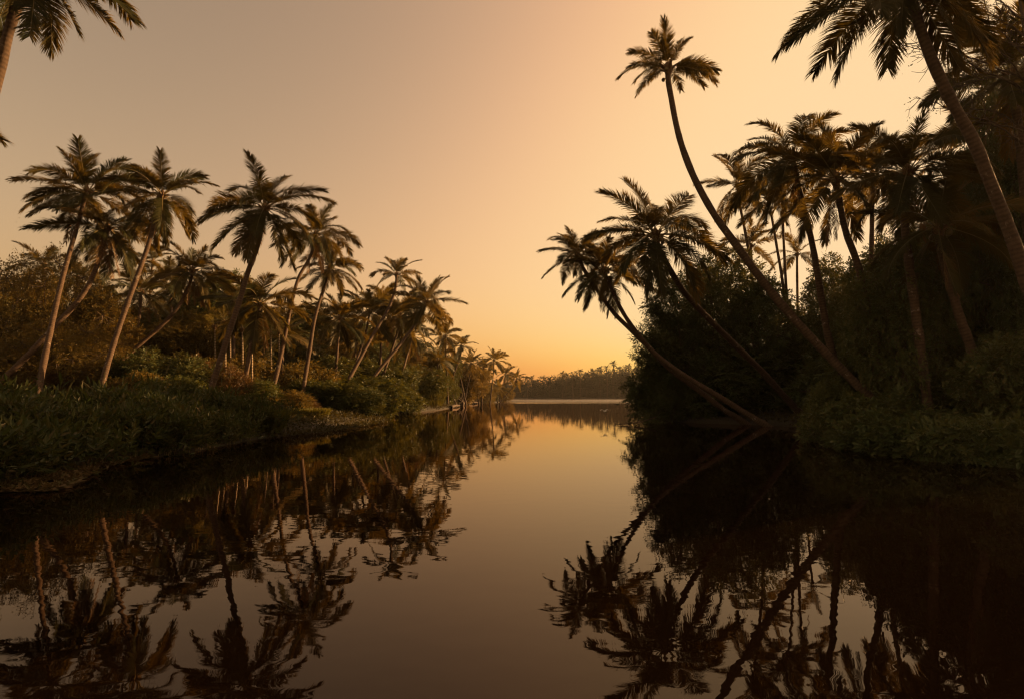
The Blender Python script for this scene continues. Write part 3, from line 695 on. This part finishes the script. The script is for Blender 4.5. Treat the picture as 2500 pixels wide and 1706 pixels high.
def plant(kind, px, top, D, wpx, label, group, seed, name, cat, dz=0.):
    """A tree or shrub whose top stands at pixel row `top`, wpx pixels wide, D metres away."""
    rg = np.random.default_rng(seed)
    tm, cm, H, R = T[kind][seed % len(T[kind])]
    p = at(px, top, D)
    z0 = gz(p[0], p[1]) - .1 + dz
    if z0 < -.3: z0 = -.3
    h = max(p[2] - z0, .6)
    w = wpx * D / F / 2
    t = thing(name, label, cat, (p[0], p[1], z0), group, rg.uniform(0, 6.28), (w / R * .95, w / R * .95 * rg.uniform(.85, 1.15), h / H))
    put('stem' if 'bush' in kind else 'trunk', tm, t)
    put('foliage' if 'bush' in kind else 'crown', cm, t)
    return t

# right bank
RT = 'dark broadleaf trees of the right-bank thicket'
right_trees = [
 ('pinnate', 1710, 655, 44, 290, 'big dark feathery tree overhanging the river behind the leaning palm trunks'),
 ('pinnate', 1650, 775, 42, 190, 'lower feathery tree reaching furthest out over the water on the right'),
 ('pinnate', 1628, 890, 41, 130, 'drooping feathery branches dipping to the water at the right bank tip'),
 ('dark', 1770, 618, 46, 220, 'dark leafy tree with a lumpy top behind the wide-crowned river palm'),
 ('dark', 1840, 690, 43, 210, 'dark tree under the arching slender trunk'),
 ('dark', 1960, 770, 44, 200, 'dark tree filling the gap under the thin-trunk pair'),
 ('dark', 2060, 700, 36, 230, 'dark tree between the two pale right-bank trunks'),
 ('dark', 2165, 640, 28, 240, 'dark tree right of the trunk with the brown foot'),
 ('dark', 2275, 570, 25.5, 270, 'broad dark tree under the broad dark palm'),
 ('dark', 2385, 470, 26.5, 300, 'dark tree behind the lower half of the stout trunk'),
 ('dark', 2490, 340, 22, 300, 'tall dark tree at the right frame edge'),
 ('pinnate', 2500, 80, 25, 300, 'highest feathery tree at the right edge above the palms'),
 ('dark', 2205, 600, 23, 250, 'leafy dark tree wrapped round the broad palm trunk'),
 ('dark', 2440, 255, 23, 230, 'dark crown between the ragged high palm and the stout trunk'),
 ('dark', 2190, 560, 40, 250, 'shadowy back tree behind the broad dark palm'),
 ('dark', 2330, 500, 36, 260, 'shadowy back tree behind the sunlit-edged palm'),
 ('dark', 2040, 640, 46, 220, 'shadowy back tree behind the two pale trunks'),
]
for k, (kd, px, top, D, w, lab) in enumerate(right_trees):
    plant(kd, px, top, D, w, lab, RT, 400 + k, 'broadleaf_tree', 'tree')
right_bush = [
 ('bush', 1740, 880, 42, 240, 'dark bush under the leaning twin trunks at the waterline'),
 ('bush', 1870, 870, 44, 280, 'dark bush behind the feet of the leaning palms'),
 ('bush', 1985, 850, 43, 260, 'dark bush left of the slender palm foot'),
 ('bush', 2110, 840, 33, 280, 'dark bush behind the slender arching trunk'),
 ('bush', 2180, 830, 26, 280, 'dark bush between the brown-footed trunk and the pale foot'),
 ('bush', 2290, 800, 25.5, 290, 'dark bush left of the pale leaning foot'),
 ('bush', 2430, 780, 25.5, 330, 'dark bush right of the pale leaning foot'),
 ('bush', 2500, 830, 19, 260, 'dark bush at the right edge below the stout trunk'),
 ('green_bush', 2030, 955, 24.5, 140, 'green shrub at the water, leftmost of the right-bank shrubs'),
 ('green_bush', 2095, 900, 25.5, 210, 'tall green shrub at the foot of the slender arching palm'),
 ('low_bush', 2160, 985, 21.5, 200, 'rounded green shrub right of the slender palm foot'),
 ('low_bush', 2250, 1010, 20.5, 200, 'low shrub between the slender palm foot and the pale leaning foot'),
 ('low_bush', 2350, 1035, 18.8, 210, 'low shrub in front of the pale leaning foot'),
 ('low_bush', 2460, 1035, 17.2, 220, 'low shrub at the right edge by the water'),
 ('low_bush', 2045, 1015, 22.6, 150, 'leafy shrub hanging over the water just right of the leftmost shrub'),
 ('low_bush', 2105, 1030, 20.6, 170, 'leafy shrub at the waterline below the slender palm foot'),
 ('low_bush', 2180, 1030, 18.8, 190, 'leafy shrub at the waterline, widest of the water-edge row'),
 ('low_bush', 2270, 1045, 17.6, 190, 'leafy shrub at the waterline left of the pale leaning foot'),
 ('low_bush', 2360, 1050, 16.6, 200, 'leafy shrub at the waterline below the pale leaning foot'),
 ('low_bush', 2450, 1055, 15.8, 200, 'leafy shrub at the waterline, last before the right edge'),
 ('low_bush', 2540, 1060, 15.2, 200, 'leafy shrub cut by the right edge at the waterline'),
 ('bush', 2270, 930, 23.5, 240, 'dark bush filling the hollow left of the pale leaning foot'),
 ('bush', 2490, 920, 24, 280, 'dark bush filling the hollow right of the pale leaning foot'),
]
for k, (kd, px, top, D, w, lab) in enumerate(right_bush):
    plant(kd, px, top, D, w, lab, 'shrubs along the right bank', 430 + k, 'shrub', 'shrub')

# left bank
LT = 'broadleaf trees among the left-bank palms'
left_trees = [
 ('twiggy', 130, 622, 38, 330, 'big twiggy olive-brown tree at the far left'),
 ('twiggy', -10, 680, 35, 320, 'twiggy tree cut by the left frame edge'),
 ('twiggy', 60, 665, 42, 300, 'brown twiggy tree between the two leftmost ones'),
 ('olive', 190, 690, 45, 220, 'olive tree behind the leaning trunk left of the pinkish palm'),
 ('olive', 235, 735, 40, 230, 'olive tree right of the twiggy tree'),
 ('round', 548, 668, 60, 190, 'round-topped green tree left of the tallest left-bank trunk'),
 ('olive', 490, 755, 50, 200, 'olive tree below the skirted palm'),
 ('olive', 385, 790, 47, 220, 'olive tree behind the pinkish trunk'),
 ('dark', 610, 775, 62, 200, 'dark tree behind the areca trunks'),
 ('dark', 700, 800, 66, 200, 'dark tree behind the shaggy palm trunk'),
 ('olive', 800, 815, 72, 200, 'olive tree behind the slim palm trunk'),
 ('dark', 900, 835, 76, 180, 'dark tree in the grove below the bushy palm'),
 ('olive', 980, 850, 82, 170, 'olive tree below the overhanging edge palm'),
 ('olive', 290, 800, 52, 220, 'olive tree in the dip between the two left trunks'),
 ('dark', 460, 820, 60, 240, 'dark tree deep behind the skirted palm'),
 ('olive', 285, 745, 58, 210, 'back tree closing the dip right of the twiggy tree'),
 ('dark', 350, 750, 62, 210, 'back tree behind the slanting thin trunk'),
 ('olive', 430, 735, 64, 220, 'back tree behind the drooping palm left of the skirted one'),
 ('round', 500, 720, 66, 200, 'back tree left of the round-topped one'),
 ('dark', 590, 740, 68, 200, 'back tree right of the round-topped one'),
 ('olive', 660, 752, 70, 200, 'back tree between the tallest and the shaggy palm'),
 ('round', 735, 762, 74, 190, 'back tree between the shaggy and the slim palm'),
 ('olive', 805, 770, 78, 190, 'back tree right of the slim palm'),
 ('dark', 875, 778, 82, 180, 'back tree behind the bushy palm'),
 ('olive', 945, 790, 86, 170, 'back tree behind the clear-standing slender palm'),
 ('round', 1010, 830, 92, 150, 'back tree behind the overhanging edge palm'),
 ('dark', 1075, 862, 104, 130, 'back tree behind the wide golden palm'),
 ('olive', 1135, 885, 118, 120, 'back tree behind the heavy far palm'),
 ('twiggy', 170, 790, 34, 260, 'brown twiggy undergrowth tree behind the leftmost tall trunk'),
]
for k, (kd, px, top, D, w, lab) in enumerate(left_trees):
    plant(kd, px, top, D, w, lab, LT, 470 + k, 'broadleaf_tree', 'tree')
left_bush = [
 ('olive_bush', 40, 868, 35, 220, 'olive bush at the left frame edge behind the ferns'),
 ('russet_bush', 120, 900, 33, 150, 'russet bush around the foot of the leftmost tall palm'),
 ('olive_bush', 190, 850, 36, 200, 'olive bush right of the leftmost tall trunk'),
 ('green_bush', 310, 880, 35, 190, 'green bush right of the pinkish trunk foot'),
 ('bush', 400, 868, 34, 200, 'dark creeper-covered hump right of the pinkish trunk'),
 ('bush', 470, 885, 36, 150, 'dark hump next to the creeper-covered one'),
 ('russet_bush', 495, 880, 38, 90, 'small rusty bush on top of the dark humps'),
 ('olive_bush', 350, 915, 31, 170, 'sunny olive bush in front of the dark hump'),
 ('green_bush', 430, 925, 30, 180, 'green bush left of the tallest palm foot'),
 ('russet_bush', 575, 905, 35, 100, 'reddish-brown bush right of the tallest palm foot'),
 ('green_bush', 640, 935, 36, 130, 'green bush between two trunk feet of the left grove'),
 ('olive_bush', 690, 955, 37, 160, 'domed olive bush under the shaggy palm'),
 ('green_bush', 780, 930, 44, 170, 'green bush right of the slim palm foot'),
 ('bush', 850, 945, 44, 170, 'dark bush hanging over the water at the bend of the left bank'),
 ('green_bush', 905, 925, 50, 180, 'tall green bush right of the dark overhanging one'),
 ('green_bush', 960, 905, 62, 150, 'fresh green bush below the leaning edge palm'),
 ('green_bush', 1010, 900, 76, 160, 'leafy green bush behind the reed clump'),
 ('green_bush', 1062, 912, 97, 110, 'green bush on the far reach above the driftwood'),
 ('olive_bush', 1118, 922, 117, 100, 'olive bush beneath the heavy far palm'),
 ('olive_bush', 1172, 932, 141, 90, 'olive bush beneath the tall rounded far palm'),
 ('olive_bush', 1222, 946, 172, 60, 'small bush at the very tip of the left bank'),
 ('olive_bush', 740, 890, 50, 200, 'olive bush deep between the slim and shaggy palm trunks'),
 ('olive_bush', 600, 880, 46, 200, 'olive bush at the feet of the areca palms'),
 ('green_bush', 840, 880, 60, 200, 'green bush behind the dark overhanging one'),
 ('russet_bush', 730, 965, 39, 90, 'brown dry bush at the slim palm foot'),
]
for k, (kd, px, top, D, w, lab) in enumerate(left_bush):
    plant(kd, px, top, D, w, lab, 'bushes under the left-bank palms', 500 + k, 'shrub', 'shrub')

# boughs reaching out over the water at the right bank tip
def river_boughs():
    rg = np.random.default_rng(71)
    base = np.array((13.6, 41.5, 0.)); base[2] = gz(13.6, 41.5) - .1
    t = thing('overhanging_tree', 'leafy boughs reaching furthest out over the water at the right bank tip', 'tree', base)
    g = Geo(); fork = np.array((-.4, .1, 1.8))
    g.tube(smooth_path([(0, 0, -.3), (-.1, 0, .9), fork], .3), np.linspace(.2, .15, len(smooth_path([(0, 0, -.3), (-.1, 0, .9), fork], .3))), 8)
    put('trunk', g.mesh('trunk', [M['bark']]), t)
    for px, py, r in [(1600, 742, .55), (1640, 700, .6), (1612, 770, .5), (1572, 868, .5), (1590, 905, .6), (1556, 945, .5), (1548, 968, .45), (1566, 1000, .5), (1600, 985, .7), (1622, 840, .7), (1585, 820, .4), (1600, 1015, .55), (1575, 925, .4)]:
        e = at(px, py, 40.5 + rg.normal(0, .7)) - base
        m_ = (fork + e) / 2 + np.array((.3, 0, .5)) + rg.normal(0, .15, 3)
        path = smooth_path([fork, m_, e], .3)
        b_ = Geo(); b_.tube(path, np.linspace(.08, .012, len(path)), 5, 0, False)
        br_ = put('branch', b_.mesh('branch', [M['bark']]), t)
        lg = Geo()
        bl = [(e + rg.normal(0, .2, 3), r * .7), (e + np.array((-.5, 0, -.1)) * r + rg.normal(0, .1, 3), r * .5), (path[int(len(path) * .75)], r * .7)]
        sprays(lg, rg, bl, int(130 * r / .5), 11, .27, .09, .8, .25, .3, .1)
        put('foliage', lg.mesh('foliage', [M['dark_leaf']]), br_)
river_boughs()

# leafless twigs of a bare tree in the upper right
def bare_tree():
    rg = np.random.default_rng(9)
    base = at(2560, 900, 17.5); base[2] = gz(base[0], base[1]) - .1
    t = thing('bare_tree', 'leafless tree with thin twigs crossing behind the stout trunk, upper right', 'tree', base)
    g = Geo()
    tops = [at(2520, 300, 17.5), at(2510, 130, 17.5)]
    g.tube(smooth_path([base, at(2550, 600, 17.5), tops[0], tops[1], at(2480, -60, 17.8)], .4) - base, np.linspace(.14, .04, len(smooth_path([base, at(2550, 600, 17.5), tops[0], tops[1], at(2480, -60, 17.8)], .4))), 7)
    put('trunk', g.mesh('trunk', [M['bark']]), t)
    tips = [((2530, 340), (2310, 265)), ((2530, 330), (2240, 240)), ((2525, 270), (2330, 210)), ((2520, 200), (2200, 100)), ((2515, 150), (2300, 80)), ((2515, 120), (2180, 110)), ((2512, 90), (2340, 30)),
            ((2530, 380), (2330, 300)), ((2510, 60), (2370, -20)), ((2525, 250), (2260, 130)), ((2520, 220), (2400, 20))]
    lf = Geo()
    for a, b in tips:
        D0, D1 = 17.5, 17.5 + rg.uniform(-1.5, 1.5)
        A, B = at(a[0], a[1], D0) - base, at(b[0], b[1], D1) - base
        mid = (A + B) / 2 + np.array((0, 0, .35)) + rg.normal(0, .15, 3)
        path = smooth_path([A, mid, B], .12) 
        path = path + np.cumsum(rg.normal(0, .018, path.shape), 0)
        bg_ = Geo(); bg_.tube(path, np.linspace(.042, .011, len(path)), 4, 0, False)
        for k in range(16):
            i = int(rg.uniform(.25, .98) * (len(path) - 1))
            d = nrm(np.array((rg.normal(-.4, .6), rg.normal(0, .6), rg.normal(.05, .6))))
            l = rg.uniform(.25, .9)
            q = np.array([path[i] + d * l * s + np.array((0, 0, -.15 * l * s * s)) + (rg.normal(0, .03, 3) if s else 0) for s in (0, .33, .66, 1)])
            bg_.tube(q, [.015, .012, .009, .006], 3, 0, False)
            for e in range(2):
                d2 = nrm(d + rg.normal(0, .7, 3)); j = 1 + e
                bg_.tube(np.array([q[j], q[j] + d2 * l * .3, q[j] + d2 * l * .5 + rg.normal(0, .03, 3)]), [.010, .008, .006], 3, 0, False)
            if rg.random() < .5:
                n_ = 5; lf.leaves(q[-1] + rg.normal(0, .08, (n_, 3)), rg.normal(0, 1, (n_, 3)) + (0, 0, -.6), rg.normal(0, 1, (n_, 3)), .09, .035)
        put('branch', bg_.mesh('branch', [M['bark']]), t)
    put('foliage', lf.mesh('foliage', [M['dark_leaf']]), t)
bare_tree()

# ------------------------------------------------------------------ fern thicket, bank weeds, reeds (uncountable)
def fern_thicket():
    rg = np.random.default_rng(17)
    g = Geo(); blobs = []
    n = 0
    while n < 520:
        y = 9 + 19 * rg.random() ** .85
        sx = np.interp(y, RIVER[:9, 1], RIVER[:9, 0])
        x = sx + .15 - abs(rg.normal(0, 1)) * 3.4 if y < 24 else sx - .3 - abs(rg.normal(0, 1)) * 2.2
        if x < -26: continue
        z = max(gz(x, y), .02)
        hgt = rg.uniform(.75, 1.55) * np.interp(sx - x, [-.6, 1.0, 4, 12], [.5, .9, 1.15, 1.0]) * (1 + .45 * math.sin(x * 1.3 + y * .9) * math.sin(y * 1.7 - x * .6)) * np.interp(y, [12, 18, 25], [.62, .68, .8])
        if rg.random() < .75:
            for k in range(2): blobs.append((np.array((x + rg.normal(0, .25), y + rg.normal(0, .25), z + hgt * rg.uniform(.25, .8))), rg.uniform(.3, .55)))
        for k in range(int(rg.integers(2, 5))):
            a = rg.uniform(0, 6.28); lean = abs(rg.normal(.35, .25))
            if x > sx - .5: a = rg.normal(0, .9)
            out = np.array((math.cos(a), math.sin(a), 0)); h = hgt * rg.uniform(.8, 1.3)
            s = np.linspace(0, 1, 5)
            pts = np.array((x, y, z)) + rg.normal(0, .08, 3) * (1, 1, 0) + out * (lean * h * s ** 1.6)[:, None] + np.array((0, 0, 1)) * (h * s * (1 - .28 * lean * s))[:, None]
            g.tube(pts, np.linspace(.012, .004, 5), 3, 1, False)
            m_ = int(rg.integers(7, 11)); u = np.linspace(.28, 1, m_)
            p = np.stack([np.interp(u, s, pts[:, c]) for c in range(3)], 1)
            t = nrm(np.gradient(p, axis=0)); sd = nrm(np.cross(t, np.array((0, 0, 1.)) + rg.normal(0, .3, 3)))
            sg = np.where(np.arange(m_) % 2, 1, -1)[:, None]
            d = t * .6 + sd * sg * .75 + rg.normal(0, .22, (m_, 3)) + np.array((0, 0, .18)); d[-1] = t[-1]
            g.leaves(p, d, np.cross(sd * sg, t) + rg.normal(0, .3, (m_, 3)), rg.uniform(.28, .44, m_) * (h / 1.3), rg.uniform(.075, .11, m_), 0, .1, .5)
        n += 1
    # broad leafy shoots between the ferns, pointing up and out
    sprays(g, rg, blobs, 7500, 7, .24, .085, .42, -.55, .5, .7, 0, False, .7)
    o = put('fern_undergrowth', g.mesh('fern_undergrowth', [M['fern'], M['rachis']]))
    tag(o, 'dense dark green fern thicket covering the near left bank', 'ferns', kind='stuff')
fern_thicket()

def leaf_litter(name, label, cat, pts, size, matn, up=.35, seed=3, tall=0.):
    rg = np.random.default_rng(seed); g = Geo(); n = len(pts)
    d = rg.normal(0, 1, (n, 3)) * (1, 1, 0) + np.stack((np.zeros(n), np.zeros(n), np.abs(rg.normal(up, .3, n))), 1)
    g.leaves(pts, d, rg.normal(0, .5, (n, 3)) + (0, 0, 1), rg.uniform(.6, 1.4, n) * size, rg.uniform(.25, .45, n) * size)
    tag(put(name, g.mesh(name, [M[matn]])), label, cat, kind='stuff')

rg = np.random.default_rng(5)
# brown floating weed along the near left shore
q = []
while len(q) < 7000:
    y = rg.uniform(11.2, 17.5); sx = np.interp(y, RIVER[:9, 1], RIVER[:9, 0])
    x = sx + rg.uniform(-.8, np.interp(y, [8, 12, 13.5, 15.5, 17.5], [2.2, 1.6, .9, .4, .1]))
    if math.sin(x * 3.1 + y) * math.sin(y * 2.3 - x) < -.55: continue
    q.append((x, y, rg.uniform(.005, .06)))
leaf_litter('floating_weeds', 'brown floating weed mat along the near left shore', 'weeds', np.array(q), .16, 'weed', .25)
# low creeping weeds on the muddy spit
q = []
while len(q) < 16000:
    y = rg.uniform(25, 62); sx = np.interp(y, RIVER[:9, 1], RIVER[:9, 0])
    x = sx + rg.uniform(-5.5, np.interp(y, [25, 28, 40, 46, 62], [.3, 1.2, 1.6, .8, .2]))
    q.append((x, y, rg.uniform(.01, .13 if x > sx - .5 else .3)))
q = np.array(q); q[:, 2] += np.maximum(ground_z(q[:, 0], q[:, 1]), 0)
leaf_litter('bank_weeds', 'low olive-brown weeds creeping over the mud spit of the left bank', 'weeds', np.array(q), .24, 'mat_weed', .5, 4)
# weeds on the far shore of the left bank and on the right bank floor
q = []
for _ in range(9000):
    y = rg.uniform(62, 180); sx = np.interp(y, RIVER[8:16, 1], RIVER[8:16, 0]); x = sx - abs(rg.normal(0, 3.5))
    q.append((x, y, rg.uniform(0, .3)))
for _ in range(3500):
    y = rg.uniform(14, 40); sx = np.interp(y, [15, 18.5, 22.5, 27, 33.5, 36, 40], [16.2, 14.2, 14.4, 15.7, 18.7, 17, 15]); x = sx + abs(rg.normal(0, 4))
    q.append((x, y, rg.uniform(0, .35)))
q = np.array(q); q[:, 2] += np.maximum(ground_z(q[:, 0], q[:, 1]), 0)
leaf_litter('ground_weeds', 'weedy ground cover along the shaded bank edges', 'weeds', np.array(q), .32, 'mat_weed', .5, 6)

def reed_clump(label, px, py, D, wpx, h, seed):
    rg = np.random.default_rng(seed); c = at(px, py, D); c[2] = max(gz(c[0], c[1]), 0) - .05
    g = Geo(); n = 900; w = wpx * D / F / 2
    a = rg.uniform(0, 6.28, n); rr = w * np.sqrt(rg.random(n)) * .8
    p = np.stack((np.cos(a) * rr, np.sin(a) * rr * .7, np.zeros(n)), 1)
    for s0, s1, wd in ((0, .5, .05), (.45, 1, .045)):
        lean = np.stack((np.cos(a), np.sin(a), np.zeros(n)), 1) * (rr / w)[:, None] * .5
        d = lean * (1 + s0) + np.array((0, 0, 1)) + rg.normal(0, .16, (n, 3))
        st = p + (lean + np.array((0, 0, 1))) * (s0 * h)
        g.leaves(st, d, rg.normal(0, 1, (n, 3)), h * .6 * rg.uniform(.7, 1.2, n), wd * 1.6, 0, .05, .4)
    o = put('reed_clump', g.mesh('reed_clump', [M['reed']]), None, c)
    tag(o, label, 'reeds', 'reed clumps at the left waterline')
reed_clump('sunlit yellow-green reed clump jutting into the river on the left bank', 1030, 995, 77, 120, 2.2, 1)
reed_clump('smaller reed clump left of the sunlit one', 985, 1000, 70, 70, 1.6, 2)
reed_clump('dark grassy clump at the end of the fern thicket', 640, 1060, 26.5, 110, 1.1, 3)
reed_clump('grassy clump on the mud spit under the domed olive bush', 740, 1005, 36, 150, .6, 4)

# ------------------------------------------------------------------ driftwood and sticks
def log(label, pts, r, name='driftwood_log', twigs=3, seed=0, group='driftwood on the far left shore'):
    rg = np.random.default_rng(seed); P = np.array(pts); base = P.mean(0); base[2] = P[:, 2].min()
    path = smooth_path(P, .3 if r > .05 else .06)
    g = Geo(); g.tube(path - base, r * np.interp(np.linspace(0, 1, len(path)), [0, .2, 1], [1.1, 1, .45]) * (1 + rg.normal(0, .04, len(path))), 7)
    for k in range(twigs):
        i = int(rg.uniform(.2, .9) * len(path)); d = nrm(rg.normal(0, 1, 3) + (0, 0, .6))
        g.tube(np.array([path[i] - base, path[i] - base + d * r * 5 + rg.normal(0, r, 3), path[i] - base + d * r * 9]), [r * .4, r * .25, r * .1], 4)
    o = put(name, g.mesh(name, [M['dead_wood']]), None, base)
    tag(o, label, 'driftwood', group)
def W(px, D, z): p = at(px, 965, D); p[2] = z; return p
def S(D, off, z):      # a point off metres out from the left shoreline at depth D
    return np.array((np.interp(D, RIVER[8:16, 1], RIVER[8:16, 0]) + off, D, z))
log('long pale driftwood log lying along the far left shore', [S(86, .3, .2), S(92, .6, .35), S(99, .5, .2)], .22, seed=1)
log('tangled dark driftwood trunk under the heavy far palm', [S(108, .2, .2), S(113, .6, .9), S(119, .3, 1.3)], .26, seed=2, twigs=8)
log('driftwood trunk reaching toward the bank tip', [S(124, .3, .2), S(131, .8, .45), S(138, .6, .2)], .24, seed=3, twigs=6)
log('short driftwood stump on the far left shore', [S(104, .6, -.1), S(104.2, .7, .6), S(104.5, .6, .95)], .3, seed=4, twigs=4)
log('fallen bough slanting into the water by the bank tip', [S(144, -.6, 1.4), S(145, 1.0, .6), S(147, 2.4, -.1)], .18, seed=5)
log('bare pale stick poking out of the water at the near left shore', [at(222, 1160, 14.2) * (1, 1, 0) + (0, 0, -.05), at(245, 1130, 14.2), at(275, 1100, 14.3)], .014, 'bare_stick', 1, 6, None)
log('fallen bough among the dark bush at the bend', [W(835, 42, .2), W(855, 42, .7), W(880, 43, 1.0)], .06, 'fallen_branch', 5, 7, None)
log('low branch trailing on the water at the right bank tip', [W(1600, 38, .5), W(1560, 37, .18), W(1498, 36.5, .04)], .045, 'fallen_branch', 7, 8, None)
log('pale dead branches lying right of the bend bush', [W(905, 52, .3), W(930, 53, .9), W(955, 54, 1.5)], .07, 'fallen_branch', 6, 9, None)

# ------------------------------------------------------------------ birds
def bird(label, p, span, matn, az, group=None, name='egret'):
    s = span / 2
    t = thing(name, label, 'bird', p, group, az)
    g = Geo()
    body = np.array([(-.62, 0, .02), (-.45, 0, .0), (-.2, 0, -.02), (.1, 0, 0), (.3, 0, .05), (.38, 0, .13), (.36, 0, .2), (.46, 0, .22), (.53, 0, .21)]) * s
    g.tube(body, np.array([.02, .06, .12, .13, .07, .04, .04, .05, .02]) * s, 8)
    put('body', g.mesh('body', [M[matn]]), t)
    g = Geo(); g.tube(np.array([(.53, 0, .21), (.7, 0, .18)]) * s, [.022 * s, .004 * s], 5)
    put('beak', g.mesh('beak', [M['beak']]), t)
    g = Geo()
    for q in (-.03, .03): g.tube(np.array([(-.35, q, -.04), (-.6, q, -.03), (-.95, q, 0)]) * s, [.02 * s, .015 * s, .015 * s], 4)
    put('legs', g.mesh('legs', [M['beak']]), t)
    for sg in (-1, 1):
        u = np.linspace(0, 1, 9); y = sg * (.06 + .94 * u); z = .08 + .34 * np.sin(u * 2.2) - .18 * u ** 2; ch = np.interp(u, [0, .3, .7, 1], [.36, .4, .3, .06])
        x0 = .14 + .06 * np.sin(u * 3) - .12 * u ** 2
        V = []
        for k in range(9):
            for c, th_ in ((0, .0), (.3, .03), (1, .0), (.3, -.012)):
                V.append((x0[k] - ch[k] * c, y[k], z[k] + th_ - .05 * c))
        f = [(k * 4 + j, k * 4 + (j + 1) % 4, k * 4 + 4 + (j + 1) % 4, k * 4 + 4 + j) for k in range(8) for j in range(4)]
        put('wing', new_mesh('wing', np.array(V) * s, f, [M[matn]], smooth=True), t)
bird('white egret gliding low over the river', at(1476, 1003, 39.5), .78, 'egret', math.radians(115))
bird('tiny dark bird in the sky at far left, upper of two', at(47, 533, 60), .22, 'dark_bird', 1.0, 'tiny birds in the left sky', 'small_bird')
bird('tiny dark bird in the sky at far left, lower of two', at(40, 543, 60), .22, 'dark_bird', 1.4, 'tiny birds in the left sky', 'small_bird')

# ------------------------------------------------------------------ far bank
def far_woods():
    rg = np.random.default_rng(33); g = Geo(); blobs = []
    for x in np.arange(-90, 230, 2.4):
        px = CX + x / 352 * F
        top = np.interp(px, [1000, 1250, 1300, 1400, 1500, 1560, 1700, 2500], [934, 931, 922, 909, 900, 894, 890, 888])
        H = (965 - top) / F * 360 + 2
        for k in range(3):
            h = H * (rg.uniform(.9, 1.05) if k == 0 else rg.uniform(.55, .95))
            y = 353 + rg.uniform(0, 22)
            for z in np.arange(1.0, h - 1.2, 2.4):
                blobs.append((np.array((x + rg.normal(0, 1.6), y, z + rg.normal(0, .5))), rg.uniform(1.7, 2.8)))
    sprays(g, rg, blobs, 75000, 2, .85, .55, .7, .2, .5, .4)
    back = [(c + np.array((0, 24 + rg.uniform(0, 14), -.6)), r * 1.2) for c, r in blobs]
    sprays(g, rg, back, 26000, 2, 1.7, 1.2, .8, .2, .3, .2)
    tag(put('distant_woods', g.mesh('distant_woods', [M['far_leaf']])), 'hazy wooded shore closing the river in the distance', 'woods', kind='stuff')
far_woods()
rg = np.random.default_rng(44)
LOWF = FR['low']
def far_palm_meshes(seed):
    """A palm seen from 350 m: crown joined into one mesh."""
    rg = np.random.default_rng(seed); V = []; Fc = []; n = 0
    for i in range(16):
        a = (i + .5) / 16; el = 80 - 130 * a
        e = min(BINS, key=lambda b_: abs(b_ - el)); me = LOWF[e][i % 2]
        co = np.empty(len(me.vertices) * 3); me.vertices.foreach_get('co', co); co = co.reshape(-1, 3) * rg.uniform(.85, 1.1)
        z = i * 2.4 + rg.normal(0, .2); R_ = np.array(((math.cos(z), -math.sin(z), 0), (math.sin(z), math.cos(z), 0), (0, 0, 1)))
        fi = np.empty(len(me.loops), int); me.loops.foreach_get('vertex_index', fi)
        V.append(co @ R_.T); Fc.append(fi.reshape(-1, 4) + n); n += len(co)
    return new_mesh('crown', np.vstack(V), np.vstack(Fc), [M['far_leaf']])
FPC = [far_palm_meshes(k) for k in range(3)]
def far_palm(label, px, py, D, sc, k):
    p = at(px, py, D); z0 = gz(p[0], p[1])
    t = thing('coconut_palm', label, 'palm', (p[0], p[1], z0), 'distant palms above the far shore')
    g = Geo(); h = p[2] - z0
    g.tube(np.array([(0, 0, -.2), (rg.normal(0, .4), 0, h * .5), (0, 0, h)]), [.3, .24, .2], 5)
    put('trunk', g.mesh('trunk', [M['bark']]), t)
    put('crown', FPC[k % 3], t, (0, 0, h), (0, 0, rg.uniform(0, 6)), sc)
for k, (px, py, lab) in enumerate([(1287, 924, 'hazy distant palm, leftmost of the lone pair on the far shore'), (1298, 922, 'hazy distant palm, right one of the lone pair on the far shore'), (1373, 912, 'hazy distant palm standing over the middle of the far shore'),
                                  (1384, 915, 'hazy distant palm right beside the mid-shore one'), (1416, 906, 'hazy distant palm alone right of the mid-shore pair'), (1447, 906, 'hazy distant palm opening the row of tall far palms'),
                                  (1465, 899, 'hazy distant palm, second in the row of tall far palms'), (1481, 897, 'hazy distant palm left of the tallest far palm'), (1497, 887, 'tallest hazy palm of the far shore'), (1513, 898, 'hazy distant palm right of the tallest far palm'),
                                  (1534, 893, 'hazy distant palm nearest the right bank branches'), (1342, 927, 'low hazy palm in the left part of the far shore'), (1400, 918, 'low hazy palm among mid-shore crowns'), (1432, 914, 'low hazy palm before the tall far row'), (1555, 899, 'hazy palm seen through the right bank branches')]):
    far_palm(lab, px, py + 2, 352 + (k * 7) % 12, (.6 + .08 * (k % 3)), k)

# ------------------------------------------------------------------ warm evening haze over the river
hz = [(-760, -80, -4), (760, -80, -4), (760, 940, -4), (-760, 940, -4), (-760, -80, 34), (760, -80, 34), (760, 940, 34), (-760, 940, 34)]
hf = [(0, 3, 2, 1), (4, 5, 6, 7), (0, 1, 5, 4), (1, 2, 6, 5), (2, 3, 7, 6), (3, 0, 4, 7)]
m = bpy.data.materials.new('evening_haze'); m.use_nodes = True
n = m.node_tree
for nd in list(n.nodes):
    if nd.type == 'BSDF_PRINCIPLED': n.nodes.remove(nd)
pv = n.nodes.new('ShaderNodeVolumePrincipled')
pv.inputs['Color'].default_value = (.95, .88, .78, 1)
pv.inputs['Density'].default_value = .00011
pv.inputs['Anisotropy'].default_value = .25
n.links.new(pv.outputs[0], n.nodes['Material Output'].inputs['Volume'])
o = put('haze', new_mesh('haze', hz, hf, [m]))
tag(o, 'thin warm evening haze hanging over the river', 'haze', kind='stuff')
